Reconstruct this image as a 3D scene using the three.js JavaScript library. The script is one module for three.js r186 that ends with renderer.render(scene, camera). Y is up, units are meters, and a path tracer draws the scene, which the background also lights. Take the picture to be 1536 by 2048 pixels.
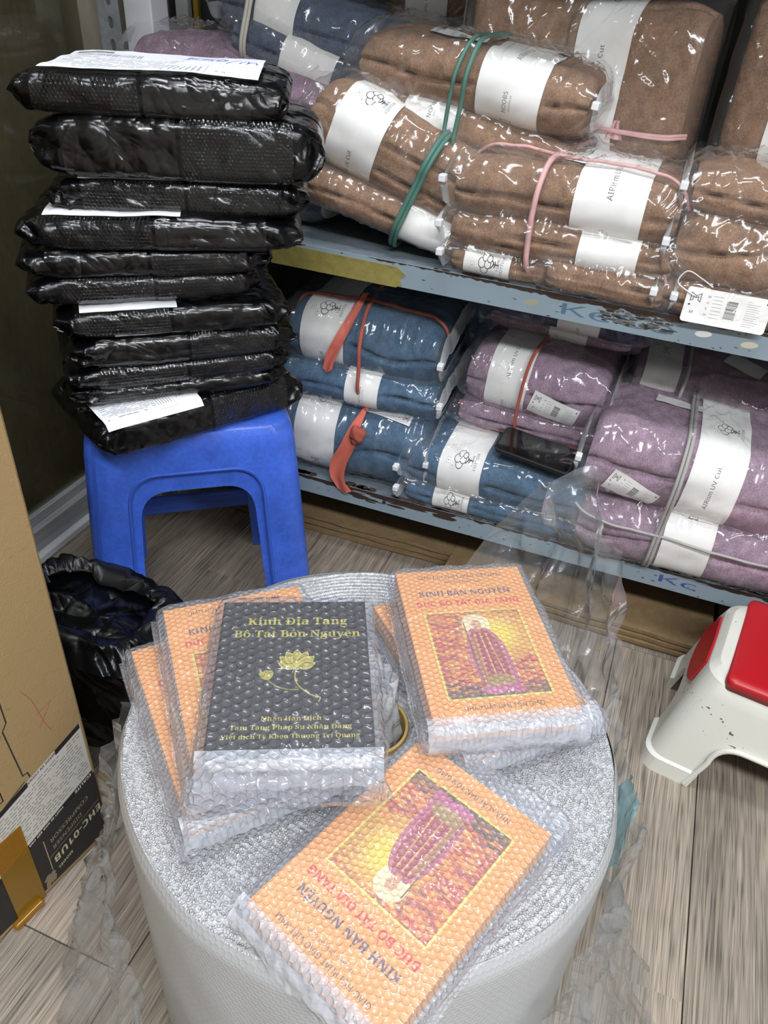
import * as THREE from 'three';
import { ImprovedNoise } from 'three/addons/math/ImprovedNoise.js';
import { RoundedBoxGeometry } from 'three/addons/geometries/RoundedBoxGeometry.js';
import { mergeGeometries as mergeRaw, toCreasedNormals } from 'three/addons/utils/BufferGeometryUtils.js';
import { RectAreaLightUniformsLib } from 'three/addons/lights/RectAreaLightUniformsLib.js';
import { Brush, Evaluator, SUBTRACTION } from 'three-bvh-csg';

// ---------------------------------------------------------------- camera, light, exposure
const scene = new THREE.Scene();
scene.background = new THREE.Color(0x000000);
const renderer = new THREE.WebGLRenderer({ antialias: true });
renderer.toneMapping = THREE.LinearToneMapping;
renderer.toneMappingExposure = 1.03;
renderer.shadowMap.enabled = true;
const camera = new THREE.PerspectiveCamera(2 * Math.atan(1024 / 1540) * 180 / Math.PI, 1536 / 2048, 0.05, 30);
camera.position.set(0, 1.18, 0);
camera.quaternion.setFromRotationMatrix(new THREE.Matrix4().makeBasis(
  new THREE.Vector3(0.929, 0.055, -0.366), new THREE.Vector3(-0.254, 0.815, -0.521), new THREE.Vector3(0.269, 0.577, 0.771)));
camera.quaternion.normalize();
RectAreaLightUniformsLib.init();
const LIGHT = 0xf4f8ff;
const CEIL = 2.55;
// three ceiling panels: [x, z, turn, intensity]
const PANELS = [[0.38, 0.7, 0, 55], [1.68, 0.75, 0, 44], [-0.2, -0.8, 0, 20]];

// ---------------------------------------------------------------- helpers
const mergeGeometries = (a) => mergeRaw(a.map(g => g.index ? g.toNonIndexed() : g));
const V = (x, y, z) => new THREE.Vector3(x, y, z);
function rng(a) { return () => { a |= 0; a = a + 0x6D2B79F5 | 0; let t = Math.imul(a ^ a >>> 15, 1 | a); t = t + Math.imul(t ^ t >>> 7, 61 | t) ^ t; return ((t ^ t >>> 14) >>> 0) / 4294967296; }; }
const IN = new ImprovedNoise();
const n3 = (x, y, z) => IN.noise(x + 31.7, y + 17.3, z + 53.1);
const fbm = (x, y, z) => n3(x, y, z) + 0.5 * n3(x * 2.1, y * 2.1, z * 2.1) + 0.25 * n3(x * 4.3, y * 4.3, z * 4.3);
const clamp = (x, a, b) => Math.min(b, Math.max(a, x));
const smooth = (a, b, x) => { const t = clamp((x - a) / (b - a), 0, 1); return t * t * (3 - 2 * t); };
const taken = {};
function numbered(n) { if (!(n in taken)) { taken[n] = 0; return n; } taken[n]++; return n + '_' + String(taken[n]).padStart(3, '0'); }
function tag(o, label, category, group, kind) { o.userData.label = label; if (category) o.userData.category = category; if (group) o.userData.group = group; if (kind) o.userData.kind = kind; return o; }
function thing(name, label, category, pos = [0, 0, 0], rot = [0, 0, 0], group) {
  const g = new THREE.Group(); g.name = numbered(name); g.position.set(...pos); g.rotation.order = 'YXZ'; g.rotation.set(...rot);
  tag(g, label, category, group); scene.add(g); return g;
}
function mesh(name, geo, mat, parent = scene) {
  const m = new THREE.Mesh(geo, mat); m.name = parent === scene ? numbered(name) : name; m.castShadow = m.receiveShadow = true; parent.add(m); return m;
}
function struct(name, geo, mat) { const m = mesh(name, geo, mat); m.userData.kind = 'structure'; return m; }
const box = (w, h, d, x = 0, y = 0, z = 0) => new THREE.BoxGeometry(w, h, d).translate(x, y, z);
const rbox = (w, h, d, r, x = 0, y = 0, z = 0, seg = 3) => new RoundedBoxGeometry(w, h, d, seg, r).translate(x, y, z);
function boxUV(g) { // uv in metres by dominant face direction
  if (g.index) g = g.toNonIndexed();
  const p = g.attributes.position, n = g.attributes.normal, uv = new Float32Array(p.count * 2);
  for (let i = 0; i < p.count; i++) {
    const ax = Math.abs(n.getX(i)), ay = Math.abs(n.getY(i)), az = Math.abs(n.getZ(i));
    const [a, b] = ay >= ax && ay >= az ? [p.getX(i), p.getZ(i)] : ax >= az ? [p.getZ(i), p.getY(i)] : [p.getX(i), p.getY(i)];
    uv[2 * i] = a; uv[2 * i + 1] = b;
  }
  g.setAttribute('uv', new THREE.BufferAttribute(uv, 2)); return g;
}
// grid surface: fn(i/nu, j/nv) -> {p:[x,y,z], uv:[u,v]}
function gridGeo(nu, nv, fn, closeV = false) {
  const pos = new Float32Array((nu + 1) * (nv + 1) * 3), uv = new Float32Array((nu + 1) * (nv + 1) * 2), idx = [];
  let k = 0;
  for (let i = 0; i <= nu; i++) for (let j = 0; j <= nv; j++, k++) {
    const q = fn(i / nu, j / nv); pos.set(q.p, 3 * k); uv.set(q.uv, 2 * k);
    if (i < nu && j < nv) { const a = k, b = k + nv + 1; idx.push(a, a + 1, b, b, a + 1, b + 1); }
  }
  const g = new THREE.BufferGeometry();
  g.setAttribute('position', new THREE.BufferAttribute(pos, 3)); g.setAttribute('uv', new THREE.BufferAttribute(uv, 2)); g.setIndex(idx);
  g.computeVertexNormals();
  if (closeV) { const n = g.attributes.normal, t = V(); for (let i = 0; i <= nu; i++) { const a = i * (nv + 1), b = a + nv; t.set(n.getX(a) + n.getX(b), n.getY(a) + n.getY(b), n.getZ(a) + n.getZ(b)).normalize(); n.setXYZ(a, t.x, t.y, t.z); n.setXYZ(b, t.x, t.y, t.z); } }
  return g;
}
function tube(pts, r, seg = 48, closed = false, rs = 7) { return new THREE.TubeGeometry(new THREE.CatmullRomCurve3(pts.map(p => V(...p)), closed), seg, r, rs, closed); }

// ---------------------------------------------------------------- computed textures
function dataTex(n, fn, srgb = false) {
  const d = new Uint8Array(n * n * 4);
  for (let j = 0; j < n; j++) for (let i = 0; i < n; i++) { const c = fn(i / n, j / n, i, j), k = 4 * (j * n + i); if (typeof c === 'number') { d[k] = d[k + 1] = d[k + 2] = clamp(c, 0, 1) * 255; } else { d[k] = clamp(c[0], 0, 1) * 255; d[k + 1] = clamp(c[1], 0, 1) * 255; d[k + 2] = clamp(c[2], 0, 1) * 255; } d[k + 3] = 255; }
  const t = new THREE.DataTexture(d, n, n); t.wrapS = t.wrapT = THREE.RepeatWrapping; t.magFilter = THREE.LinearFilter; t.minFilter = THREE.LinearMipmapLinearFilter; t.generateMipmaps = true; if (srgb) t.colorSpace = THREE.SRGBColorSpace; t.needsUpdate = true; return t;
}
function rep(t, a, b = a) { const c = t.clone(); c.repeat.set(1 / a, 1 / b); c.needsUpdate = true; return c; }
// tileable value noise
function tileNoise(seed, n) { const r = rng(seed), a = new Float32Array(n * n).map(() => r()); return (x, y) => { x *= n; y *= n; const i = Math.floor(x), j = Math.floor(y), fx = x - i, fy = y - j, sx = fx * fx * (3 - 2 * fx), sy = fy * fy * (3 - 2 * fy), g = (p, q) => a[((q % n + n) % n) * n + (p % n + n) % n]; return (g(i, j) * (1 - sx) + g(i + 1, j) * sx) * (1 - sy) + (g(i, j + 1) * (1 - sx) + g(i + 1, j + 1) * sx) * sy; }; }
// crumpled film: many folded facets
const crumpleTex = (() => {
  const r = rng(7), w1 = tileNoise(1, 6), w2 = tileNoise(2, 6), w3 = tileNoise(12, 5), F = [];
  for (let i = 0; i < 16; i++) { const kx = Math.round((r() - .5) * 14), ky = Math.round((r() - .5) * 14); F.push([kx, ky, r(), 1 / (1 + Math.hypot(kx, ky) * .55), tileNoise(100 + i, 4)]); }
  return dataTex(1024, (x, y) => {
    const X = x + .09 * (w1(x, y) - .5), Y = y + .09 * (w2(x, y) - .5); let h = 0, s = 0;
    for (const [kx, ky, o, a, m] of F) { const f = X * kx + Y * ky + o, t = Math.abs(f - Math.floor(f) - .5) * 2, g = smooth(.35, .65, m(x, y)); h += a * g * Math.pow(1 - t, 2.2); s += a * .5; }
    return h / s * .75 * (.6 + .4 * w3(x, y)) + .1;
  });
})();
// long soft tension lines of thin film
const streakTex = (() => {
  const a = tileNoise(21, 64), b = tileNoise(22, 12), w = tileNoise(23, 5), m = tileNoise(24, 6), c2 = tileNoise(25, 24);
  return dataTex(1024, (x, y) => { const Y = y + .16 * (w(x, y) - .5), X = x + .1 * (b(x, y) - .5); const r1 = 1 - Math.abs(a(X * .16, Y) * 2 - 1), r2 = 1 - Math.abs(c2(X * .5, Y * 1) * 2 - 1); return .25 + .5 * Math.pow(r1, 5) * smooth(.4, .7, m(x, y)) + .35 * Math.pow(r2, 6) * smooth(.45, .7, m(y, x)); });
})();
// bubble sheet, 12 x 14 bubbles in a hexagonal array
const bubbleTex = (() => {
  const r = rng(5), A = new Float32Array(12 * 14).map(() => .72 + .28 * r()), O = new Float32Array(12 * 14 * 2).map(() => (r() - .5) * .12), w = tileNoise(31, 40), w2 = tileNoise(32, 9);
  return dataTex(1024, (x, y) => {
    let best = 0; const gy = y * 14, row0 = Math.floor(gy);
    for (let dr = -1; dr <= 1; dr++) { const row = row0 + dr, rr = ((row % 14) + 14) % 14, gx = x * 12 - (rr % 2 ? .5 : 0), col0 = Math.floor(gx);
      for (let dc = -1; dc <= 1; dc++) { const col = col0 + dc, cc = ((col % 12) + 12) % 12, k = rr * 12 + cc, dx = gx - col - .5 + O[2 * k], dy = (gy - row - .5) * .866 + O[2 * k + 1], d = Math.hypot(dx, dy) / .47; if (d < 1) best = Math.max(best, A[k] * Math.pow(1 - d * d, .42)); } }
    return best * .8 + .1 * w(x, y) + .12 * w2(x, y);
  });
})();
const BUB = [.132, .1333];
// small grains of the wound bubble-sheet edges
const grainTex = (() => {
  const N = 46, r = rng(9), P = new Float32Array(N * N * 3).map(() => r());
  return dataTex(1024, (x, y) => { const gx = x * N, gy = y * N, i = Math.floor(gx), j = Math.floor(gy); let d1 = 9, d2 = 9, h = 0; for (let a = -1; a <= 1; a++) for (let b = -1; b <= 1; b++) { const c = (i + a + N) % N, d = (j + b + N) % N, k = 3 * (d * N + c), dx = i + a + P[k] - gx, dy = j + b + P[k + 1] - gy, q = Math.hypot(dx, dy); if (q < d1) { d2 = d1; d1 = q; h = P[k + 2]; } else if (q < d2) d2 = q; } return .25 + .5 * h * smooth(0, .5, d2 - d1) + .2 * (1 - d1); });
})();
// heather cloth (colour) and weave (bump)
const heatherTex = (() => { const a = tileNoise(41, 256), b = tileNoise(42, 40), c = tileNoise(43, 8), d = tileNoise(44, 128); return dataTex(512, (x, y) => { const v = .80 + .16 * (a(x * .25, y) - .5) * 2 * .6 + .14 * (d(x, y * .3) - .5) + .1 * (b(x, y) - .5) + .12 * (c(x, y) - .5); return [v, v, v]; }, true); })();
const weaveTex = (() => { const a = tileNoise(45, 128), b = tileNoise(46, 16), c = tileNoise(47, 8); return dataTex(512, (x, y) => .3 * a(x, y) + .35 * (1 - Math.abs(b(x, y * .5 + .2 * c(x, y)) * 2 - 1)) + .2 * c(x, y)); })();
const mottleTex = (() => { const a = tileNoise(51, 6), b = tileNoise(52, 30), c = tileNoise(53, 160); return dataTex(512, (x, y) => .84 + .1 * (a(x, y) - .5) + .08 * (b(x, y) - .5) + .08 * (c(x, y) - .5), true); })();
const scuffTex = (() => { const a = tileNoise(61, 5), b = tileNoise(62, 70), c = tileNoise(63, 9); return dataTex(512, (x, y) => { const m = smooth(.86, .90, b(x, y)) * smooth(.74, .82, c(x, y)); const v = .95 + .04 * (a(x, y) - .5); return [v - .55 * m, v - .58 * m, v - .62 * m]; }, true); })();
const fineTex = (() => { const b = tileNoise(55, 60), c = tileNoise(56, 200); return dataTex(512, (x, y) => .5 * b(x, y) + .5 * c(x, y)); })();
// wood print of laminate planks: u along the plank
function woodTex(seed, tint) {
  const a = tileNoise(seed, 8), b = tileNoise(seed + 1, 64), c = tileNoise(seed + 2, 256), d = tileNoise(seed + 3, 5), e = tileNoise(seed + 4, 128), k = tileNoise(seed + 5, 3);
  return dataTex(1024, (x, y) => {
    const wy = y + .045 * (a(x * .5, y) - .5) + .02 * (d(x, y) - .5);
    const rings = Math.abs(((wy * 13 + 2.2 * k(x, y)) % 1) - .5) * 2, pores = Math.pow(c(x * .10, wy * 1), 3) , fib = b(x * .12, wy * 1.0) , fib2 = e(x * .15, wy);
    const v = .72 + .10 * (fib - .5) + .15 * (fib2 - .5) - .30 * pores - .05 * Math.pow(rings, 6) + .10 * (d(x, y) - .5);
    return [v * tint[0], v * tint[1], v * tint[2]];
  }, true);
}
const woods = [woodTex(300, [.90, .83, .74]), woodTex(320, [.85, .785, .70])];
function canvasTex(w, h, draw) {
  const c = document.createElement('canvas'); c.width = w; c.height = h; const g = c.getContext('2d'); draw(g, w, h);
  const t = new THREE.CanvasTexture(c); t.colorSpace = THREE.SRGBColorSpace; t.anisotropy = 8; return t;
}
function vi(g, text, cx, y, px, weight, family, col) { // letters with their Vietnamese marks drawn by hand
  g.font = (weight ? weight + ' ' : '') + px + 'px ' + family; g.fillStyle = g.strokeStyle = col; g.textAlign = 'left'; g.lineWidth = px * .07;
  const gl = []; for (const ch of text) { const d = ch === 'Đ' ? 'D-' : ch === 'đ' ? 'd-' : ch.normalize('NFD'); gl.push([d[0], d.slice(1), g.measureText(d[0]).width]); }
  let x = cx - gl.reduce((a, q) => a + q[2], 0) / 2;
  for (const [b, m, w] of gl) {
    g.fillText(b, x, y); const up = b === b.toUpperCase() ? px * .80 : px * .62, c = x + w / 2; let top = up;
    const line = (...P) => { g.beginPath(); P.forEach(([a, q], i) => i ? g.lineTo(a, q) : g.moveTo(a, q)); g.stroke(); };
    if (m.includes('-')) line([x - w * .02, y - px * (b === 'D' ? .36 : .58)], [x + w * (b === 'D' ? .45 : .95), y - px * (b === 'D' ? .36 : .58)]);
    if (m.includes('\u0302')) { line([c - px * .14, y - up], [c, y - up - px * .1], [c + px * .14, y - up]); top = up + px * .14; }
    if (m.includes('\u0306')) { g.beginPath(); g.arc(c, y - up - px * .06, px * .11, .1, Math.PI - .1); g.stroke(); top = up + px * .12; }
    if (m.includes('\u031b')) line([x + w * .9, y - up * .8], [x + w * 1.08, y - up * .98]);
    if (m.includes('\u0301')) line([c, y - top], [c + px * .13, y - top - px * .12]);
    if (m.includes('\u0300')) line([c, y - top], [c - px * .13, y - top - px * .12]);
    if (m.includes('\u0303')) line([c - px * .14, y - top], [c - px * .05, y - top - px * .08], [c + px * .05, y - top], [c + px * .14, y - top - px * .08]);
    if (m.includes('\u0309')) { g.beginPath(); g.arc(c, y - top - px * .07, px * .07, -2.6, 1.2); g.stroke(); }
    if (m.includes('\u0323')) { g.beginPath(); g.arc(c, y + px * .14, px * .06, 0, 7); g.fill(); }
    x += w;
  }
}
function logoM(g, x, y, s, lw) { // folded outline letter
  g.save(); g.translate(x, y); g.scale(s, s); g.lineWidth = lw / s; g.strokeStyle = '#444'; g.beginPath();
  g.moveTo(-.5, .5); g.lineTo(-.5, -.5); g.lineTo(0, -.15); g.lineTo(.5, -.5); g.lineTo(.5, .5); g.lineTo(.26, .36); g.lineTo(.26, -.1); g.lineTo(0, .1); g.lineTo(-.26, -.1); g.lineTo(-.26, .36); g.closePath(); g.moveTo(0, -.15); g.lineTo(0, .1); g.stroke(); g.restore();
}
function cotton(g, x, y, s) { g.save(); g.translate(x, y); g.scale(s, s); g.strokeStyle = '#3c3c3c'; g.lineWidth = .035; for (const [a, b, r] of [[-.22, -.15, .2], [.02, -.3, .2], [.26, -.12, .19], [-.02, .02, .17], [.2, .1, .14]]) { g.beginPath(); g.arc(a, b, r, 0, 6.3); g.fillStyle = '#efeee9'; g.fill(); g.stroke(); } g.lineWidth = .05; g.beginPath(); g.moveTo(0, .62); g.lineTo(.02, .28); g.moveTo(.02, .36); g.lineTo(-.16, .18); g.moveTo(.02, .36); g.lineTo(.18, .22); g.moveTo(.01, .45); g.lineTo(-.12, .36); g.moveTo(.01, .45); g.lineTo(.14, .38); g.stroke(); g.restore(); }
const PAPER = '#efeee9';
const bandTex = canvasTex(384, 1536, (g, w, h) => { // 0.115 m x 0.46 m belly band; the writing runs along its length
  g.fillStyle = PAPER; g.fillRect(0, 0, w, h);
  const along = (t, x, y, px, f = 'sans-serif', col = '#444') => { g.save(); g.translate(x, y); g.rotate(-Math.PI / 2); g.fillStyle = col; g.font = px + 'px ' + f; g.textAlign = 'center'; g.textBaseline = 'middle'; g.fillText(t, 0, 0); g.restore(); };
  g.save(); g.translate(200, 300); g.rotate(-Math.PI / 2); cotton(g, 0, 0, 150); g.restore();
  along('100%', 285, 300, 30); along('COTTON', 318, 300, 30);
  for (let i = 0; i < 4; i++) { g.strokeStyle = '#aaa'; g.lineWidth = 2; g.strokeRect(60 + (i % 2) * 44, 190 + Math.floor(i / 2) * 52 + i * 30, 34, 40); g.fillStyle = '#999'; g.fillRect(72 + (i % 2) * 44, 205 + Math.floor(i / 2) * 52 + i * 30, 9, 9); }
  along('AIRism UV Cut', 190, 760, 44); along('· · · · · · · · · · · ·', 232, 760, 18, 'sans-serif', '#888');
  g.save(); g.translate(190, 1230); g.rotate(-Math.PI / 2); logoM(g, -40, 0, 74, 5); g.restore(); along('NOOBS', 182, 1118, 34, 'sans-serif', '#666'); along('JEANSWEAR', 214, 1118, 16, 'sans-serif', '#999');
});
bandTex.wrapS = THREE.ClampToEdgeWrapping; bandTex.wrapT = THREE.RepeatWrapping;
const tagTex = canvasTex(512, 256, (g, w, h) => {
  g.fillStyle = '#f1f0ec'; g.fillRect(0, 0, w, h); logoM(g, 60, 70, 60, 5); g.fillStyle = '#333';
  g.font = '30px sans-serif'; g.fillText('M', 40, 190); g.font = '22px sans-serif'; for (let i = 0; i < 4; i++) g.fillText('MUEH'[i], 130, 60 + i * 44); g.fillStyle = '#777'; for (let i = 0; i < 7; i++) g.fillRect(165, 42 + i * 26, 60, 3);
  const r = rng(3); g.fillStyle = '#222'; let x = 0; while (x < 130) { const b = 1 + Math.floor(r() * 4); g.fillRect(250, 60 + x, 66, b); x += b + 1 + Math.floor(r() * 4); }
  g.fillStyle = '#999'; for (let i = 0; i < 12; i++) g.fillRect(370, 40 + i * 16, 90 - (i % 3) * 14, 3); g.fillStyle = '#222'; g.beginPath(); g.arc(30, 128, 7, 0, 7); g.fill(); g.fillRect(478, 30, 14, 14);
});
const shipTex = canvasTex(1024, 640, (g, w, h) => {
  g.fillStyle = '#f0f1f4'; g.fillRect(0, 0, w, h); g.fillStyle = '#8d8f95'; const r = rng(11);
  g.fillRect(30, 40, 190, 60); for (let i = 0; i < 24; i++) g.fillRect(60 + i * 14, 130, 3 + r() * 8, 90);
  g.fillStyle = '#9a9ca2'; for (let j = 0; j < 13; j++) for (let x = 40; x < 560;) { const l = 15 + r() * 60; if (r() > .25) g.fillRect(x, 260 + j * 26, l, 9); x += l + 9; }
  g.strokeStyle = '#a6a8ad'; g.lineWidth = 3; g.strokeRect(560, 360, 200, 240); for (let i = 0; i < 6; i++) g.fillRect(585 + i * 28, 400, 8, 160);
  g.strokeStyle = '#3d55c8'; g.lineWidth = 7; g.font = 'italic 120px serif'; g.strokeText('Kho', 600, 200); g.beginPath(); g.moveTo(735, 110); g.lineTo(760, 90); g.lineTo(780, 112); g.stroke(); g.beginPath(); g.moveTo(830, 240); g.lineTo(900, 120); g.moveTo(900, 230); g.bezierCurveTo(930, 120, 960, 120, 940, 220); g.bezierCurveTo(980, 140, 1000, 200, 985, 230); g.stroke();
  g.fillStyle = '#6b6d72'; g.font = '44px sans-serif'; g.fillText('2 a', 800, 520);
});

// ---------------------------------------------------------------- materials
const std = (o) => new THREE.MeshStandardMaterial(o), phy = (o) => new THREE.MeshPhysicalMaterial(o);
const M = {
  wall: std({ color: 0xb4b3ad, roughness: .9 }), ceiling: std({ color: 0xe6e6e2, roughness: .95 }),
  darkWall: std({ color: 0x4a4e4a, roughness: .8, map: rep(mottleTex, .5) }),
  board: std({ color: 0xc4bda9, roughness: .8, map: rep(mottleTex, .3, 1.4) }),
  glass: phy({ color: 0xd2d1c8, transmission: 1, roughness: .03, ior: 1.5 }),
  alu: std({ color: 0xc9cccd, roughness: .42, metalness: .25, map: rep(mottleTex, .4) }),
  white: std({ color: 0xd6d9dc, roughness: .5 }),
  shelf: std({ color: 0x93a1a9, roughness: .45, map: rep(mottleTex, .5) }),
  post: std({ color: 0x8e9394, roughness: .5, metalness: .3, map: rep(mottleTex, .2) }),
  film: phy({ color: 0xffffff, transmission: .975, roughness: .11, ior: 1.5, bumpMap: rep(crumpleTex, .30), bumpScale: .006, side: THREE.DoubleSide }),
  zip: phy({ color: 0xe8ecee, transmission: .55, roughness: .3 }),
  slider: std({ color: 0xe6e8ea, roughness: .4 }),
  paper: std({ color: 0xffffff, roughness: .55, map: bandTex }), plainPaper: std({ color: 0xe9e8e3, roughness: .55 }),
  tag: std({ color: 0xffffff, roughness: .5, map: tagTex }), ship: std({ color: 0xffffff, roughness: .5, map: shipTex }),
  mailer: phy({ color: 0x060709, roughness: .2, bumpMap: rep(crumpleTex, .34), bumpScale: .034, specularIntensity: 1 }),
  tape: phy({ color: 0xffffff, transmission: 1, roughness: .09, ior: 1.5, bumpMap: rep(bubbleTex, .07, .07), bumpScale: .0012, specularIntensity: .7 }),
  tapeCrinkle: phy({ color: 0xffffff, transmission: 1, roughness: .08, ior: 1.5, bumpMap: rep(crumpleTex, .24), bumpScale: .022, specularIntensity: .8 }),
  blue: phy({ color: 0x5080ff, roughness: .34, map: rep(mottleTex, .8), bumpMap: rep(fineTex, .2), bumpScale: .0003, clearcoat: .2, clearcoatRoughness: .25 }),
  cream: phy({ color: 0xe9e8dc, roughness: .38, map: rep(scuffTex, .35), clearcoat: .15, clearcoatRoughness: .3 }),
  red: phy({ color: 0xb5141d, roughness: .4, clearcoat: .15, clearcoatRoughness: .3 }),
  rollEdge: phy({ color: 0xbabcbd, roughness: .24, bumpMap: rep(grainTex, .12), bumpScale: .0036, clearcoat: .6, clearcoatRoughness: .12 }),
  rollSide: phy({ color: 0xbabcbd, roughness: .38, bumpMap: rep(bubbleTex, .09, .091), bumpScale: .0004, clearcoat: .2, clearcoatRoughness: .3 }),
  bubble: phy({ color: 0xf4f6fa, transmission: .915, roughness: .11, ior: 1.5, bumpMap: rep(bubbleTex, ...BUB), bumpScale: .0034, side: THREE.DoubleSide }),
  bubbleFine: phy({ color: 0xf4f6fa, transmission: .84, roughness: .12, ior: 1.5, bumpMap: rep(bubbleTex, .088, .0889), bumpScale: .0026, side: THREE.DoubleSide }),
  bubbleLoose: phy({ color: 0xf0f2f6, transmission: .62, roughness: .15, ior: 1.5, bumpMap: rep(crumpleTex, .07), bumpScale: .005, side: THREE.DoubleSide }),
  sleeve: phy({ color: 0xf2f4f5, transmission: .91, roughness: .11, ior: 1.5, bumpMap: rep(crumpleTex, .32), bumpScale: .05, side: THREE.DoubleSide }),
  pages: std({ color: 0xe9e2cf, roughness: .8 }), orange: std({ color: 0xeea045, roughness: .5 }), blackCover: std({ color: 0x1c1d22, roughness: .45 }),
  card: std({ color: 0xa88b62, roughness: .85, map: rep(mottleTex, .4), bumpMap: rep(fineTex, .1), bumpScale: .0004 }),
  core: std({ color: 0xb59a58, roughness: .6 }),
  yellowTape: phy({ color: 0xe0b52c, transmission: .8, roughness: .2, ior: 1.5 }), shelfTape: phy({ color: 0xb5a860, roughness: .35, clearcoat: .3, clearcoatRoughness: .2, map: rep(mottleTex, .3) }),
  groove: std({ color: 0x2b2620, roughness: .9 }),
  phone: phy({ color: 0x0a0b0d, roughness: .12, clearcoat: 1, clearcoatRoughness: .05 }), phoneCase: std({ color: 0x1d1d1c, roughness: .5 }),
  coral: std({ color: 0xd9705c, roughness: .7, bumpMap: rep(fineTex, .05), bumpScale: .0006 }), pink: std({ color: 0xd8a9a6, roughness: .6 }), green: std({ color: 0x4f7a6d, roughness: .6 }), greyString: std({ color: 0xa7a4a0, roughness: .6 }), cream2: std({ color: 0xcfcabb, roughness: .6 }),
};
const cloth = (hex) => std({ color: hex, roughness: .92, map: rep(heatherTex, .10), bumpMap: rep(weaveTex, .13), bumpScale: .0016 });
const C = { brown: cloth(0xaa8568), denim: cloth(0x587d9c), slate: cloth(0x66738a), mauve: cloth(0xbea0b4), navy: cloth(0x303c66) };

// ================================================================ SETTING
// floor planks: each a board of its own, joints run along z
{
  const floor = new THREE.Group(); floor.name = 'floor'; floor.userData.kind = 'structure'; scene.add(floor);
  mesh('subfloor', box(4.4, .05, 4.6, .6, -.039, .25), M.groove, floor);
  const pw = .1872, x0 = .278 - 8 * pw, r = rng(77), mats = [];
  for (let k = 0; k < 6; k++) { const t = woods[k % 2].clone(); t.repeat.set(1 / 1.1, 1 / .21); t.offset.set(k * .17, k * .29); t.needsUpdate = true; const s = .93 + .07 * ((k * 5) % 6) / 5; mats.push(std({ color: new THREE.Color(s, s, s), roughness: .5, map: t, bumpMap: rep(fineTex, .3, .05), bumpScale: .0002 })); }
  for (let i = 0; i < 23; i++) {
    const cx = x0 + (i + .5) * pw; let z = -1.95 - r() * 1.1; if (i === 3) z = -.364 - 1.215 * 2; if (i > 6 && i < 11) z = -2.83 + .04 * i; if (cx - pw / 2 > 2.75) break;
    for (let j = 0; z < 2.5; j++, z += 1.215) {
      const a = Math.max(z, -1.95), b = Math.min(z + 1.2135, 2.5); if (b - a < .02) continue;
      const g = new RoundedBoxGeometry(pw - .0016, .014, b - a, 1, .0012); g.translate(cx, -.007, (a + b) / 2);
      const p = g.attributes.position, uv = g.attributes.uv; for (let q = 0; q < p.count; q++) uv.setXY(q, p.getZ(q) + i * .37 + j * .6, p.getX(q) * 1 + i * .13 + j * .4);
      mesh('plank', g, mats[(i * 7 + j * 3) % 6], floor);
    }
  }
}
struct('ceiling', box(4.2, .1, 4.7, .75, CEIL + .05, .25), M.ceiling);
struct('wall_back', box(4.2, CEIL, .1, .75, CEIL / 2, -2.0), M.darkWall);
struct('wall_front', box(4.2, CEIL, .1, .75, CEIL / 2, 2.55), M.wall);
struct('wall_right', box(.1, CEIL, 4.6, 2.8, CEIL / 2, .25), M.wall);
{ // left: glazed partition with a dark board behind the glass
  const w = new THREE.Group(); w.name = 'wall_left'; w.userData.kind = 'structure'; scene.add(w);
  mesh('backing_board', box(.06, CEIL, 4.5, -1.37, CEIL / 2, .3), M.board, w);
  const win = new THREE.Group(); win.name = 'window_1'; win.userData.kind = 'structure'; scene.add(win);
  mesh('pane', box(.006, 2.2, 3.98, -1.243, 1.2, .5), M.glass, win);
  mesh('bottom_rail', mergeGeometries([rbox(.05, .055, 4.05, .004, -1.235, .0485, .475), rbox(.03, .024, 4.05, .003, -1.243, .088, .475)]), M.alu, win);
  mesh('sill_strip', rbox(.075, .02, 4.05, .004, -1.2305, .0101, .475), M.white, win);
  mesh('upper_panel', box(.05, CEIL - 2.3, 4.05, -1.24, (CEIL + 2.3) / 2, .475), M.alu, win);
  const t1 = struct('trim_1', rbox(.066, CEIL - .004, .06, .004, -1.128, CEIL / 2, -1.56), M.white);
  const t2 = struct('trim_2', rbox(.035, CEIL - .004, .02, .004, -1.245, CEIL / 2, -1.87), M.white);
  const t3 = struct('trim_3', rbox(.014, CEIL - .004, .014, .003, -1.208, CEIL / 2, -1.87), std({ color: 0xa98a2a, roughness: .6 }));
}
// ceiling panel lamps
PANELS.forEach(([x, z, turn, power], i) => {
  const t = thing('ceiling_panel_light', ['flat white panel light on ceiling behind the viewer, nearer glass partition', 'flat white panel light on ceiling behind the viewer at right', 'flat white panel light on ceiling above the bubble wrap roll'][i], 'light', [x, CEIL - .04, z], [0, turn, 0], 'ceiling panel lights');
  mesh('housing', rbox(1.22, .038, .32, .006, 0, .019, 0), M.white, t);
  mesh('diffuser', box(1.18, .004, .28, 0, -.002, 0), std({ color: 0xffffff, emissive: 0xf4f8ff, emissiveIntensity: 3 }), t);
  const l = new THREE.RectAreaLight(LIGHT, power, 1.18, .28); l.position.set(x, CEIL - .05, z); l.rotation.set(-Math.PI / 2, 0, turn); l.castShadow = true; l.name = 'panel_glow'; scene.add(l);
});

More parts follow.
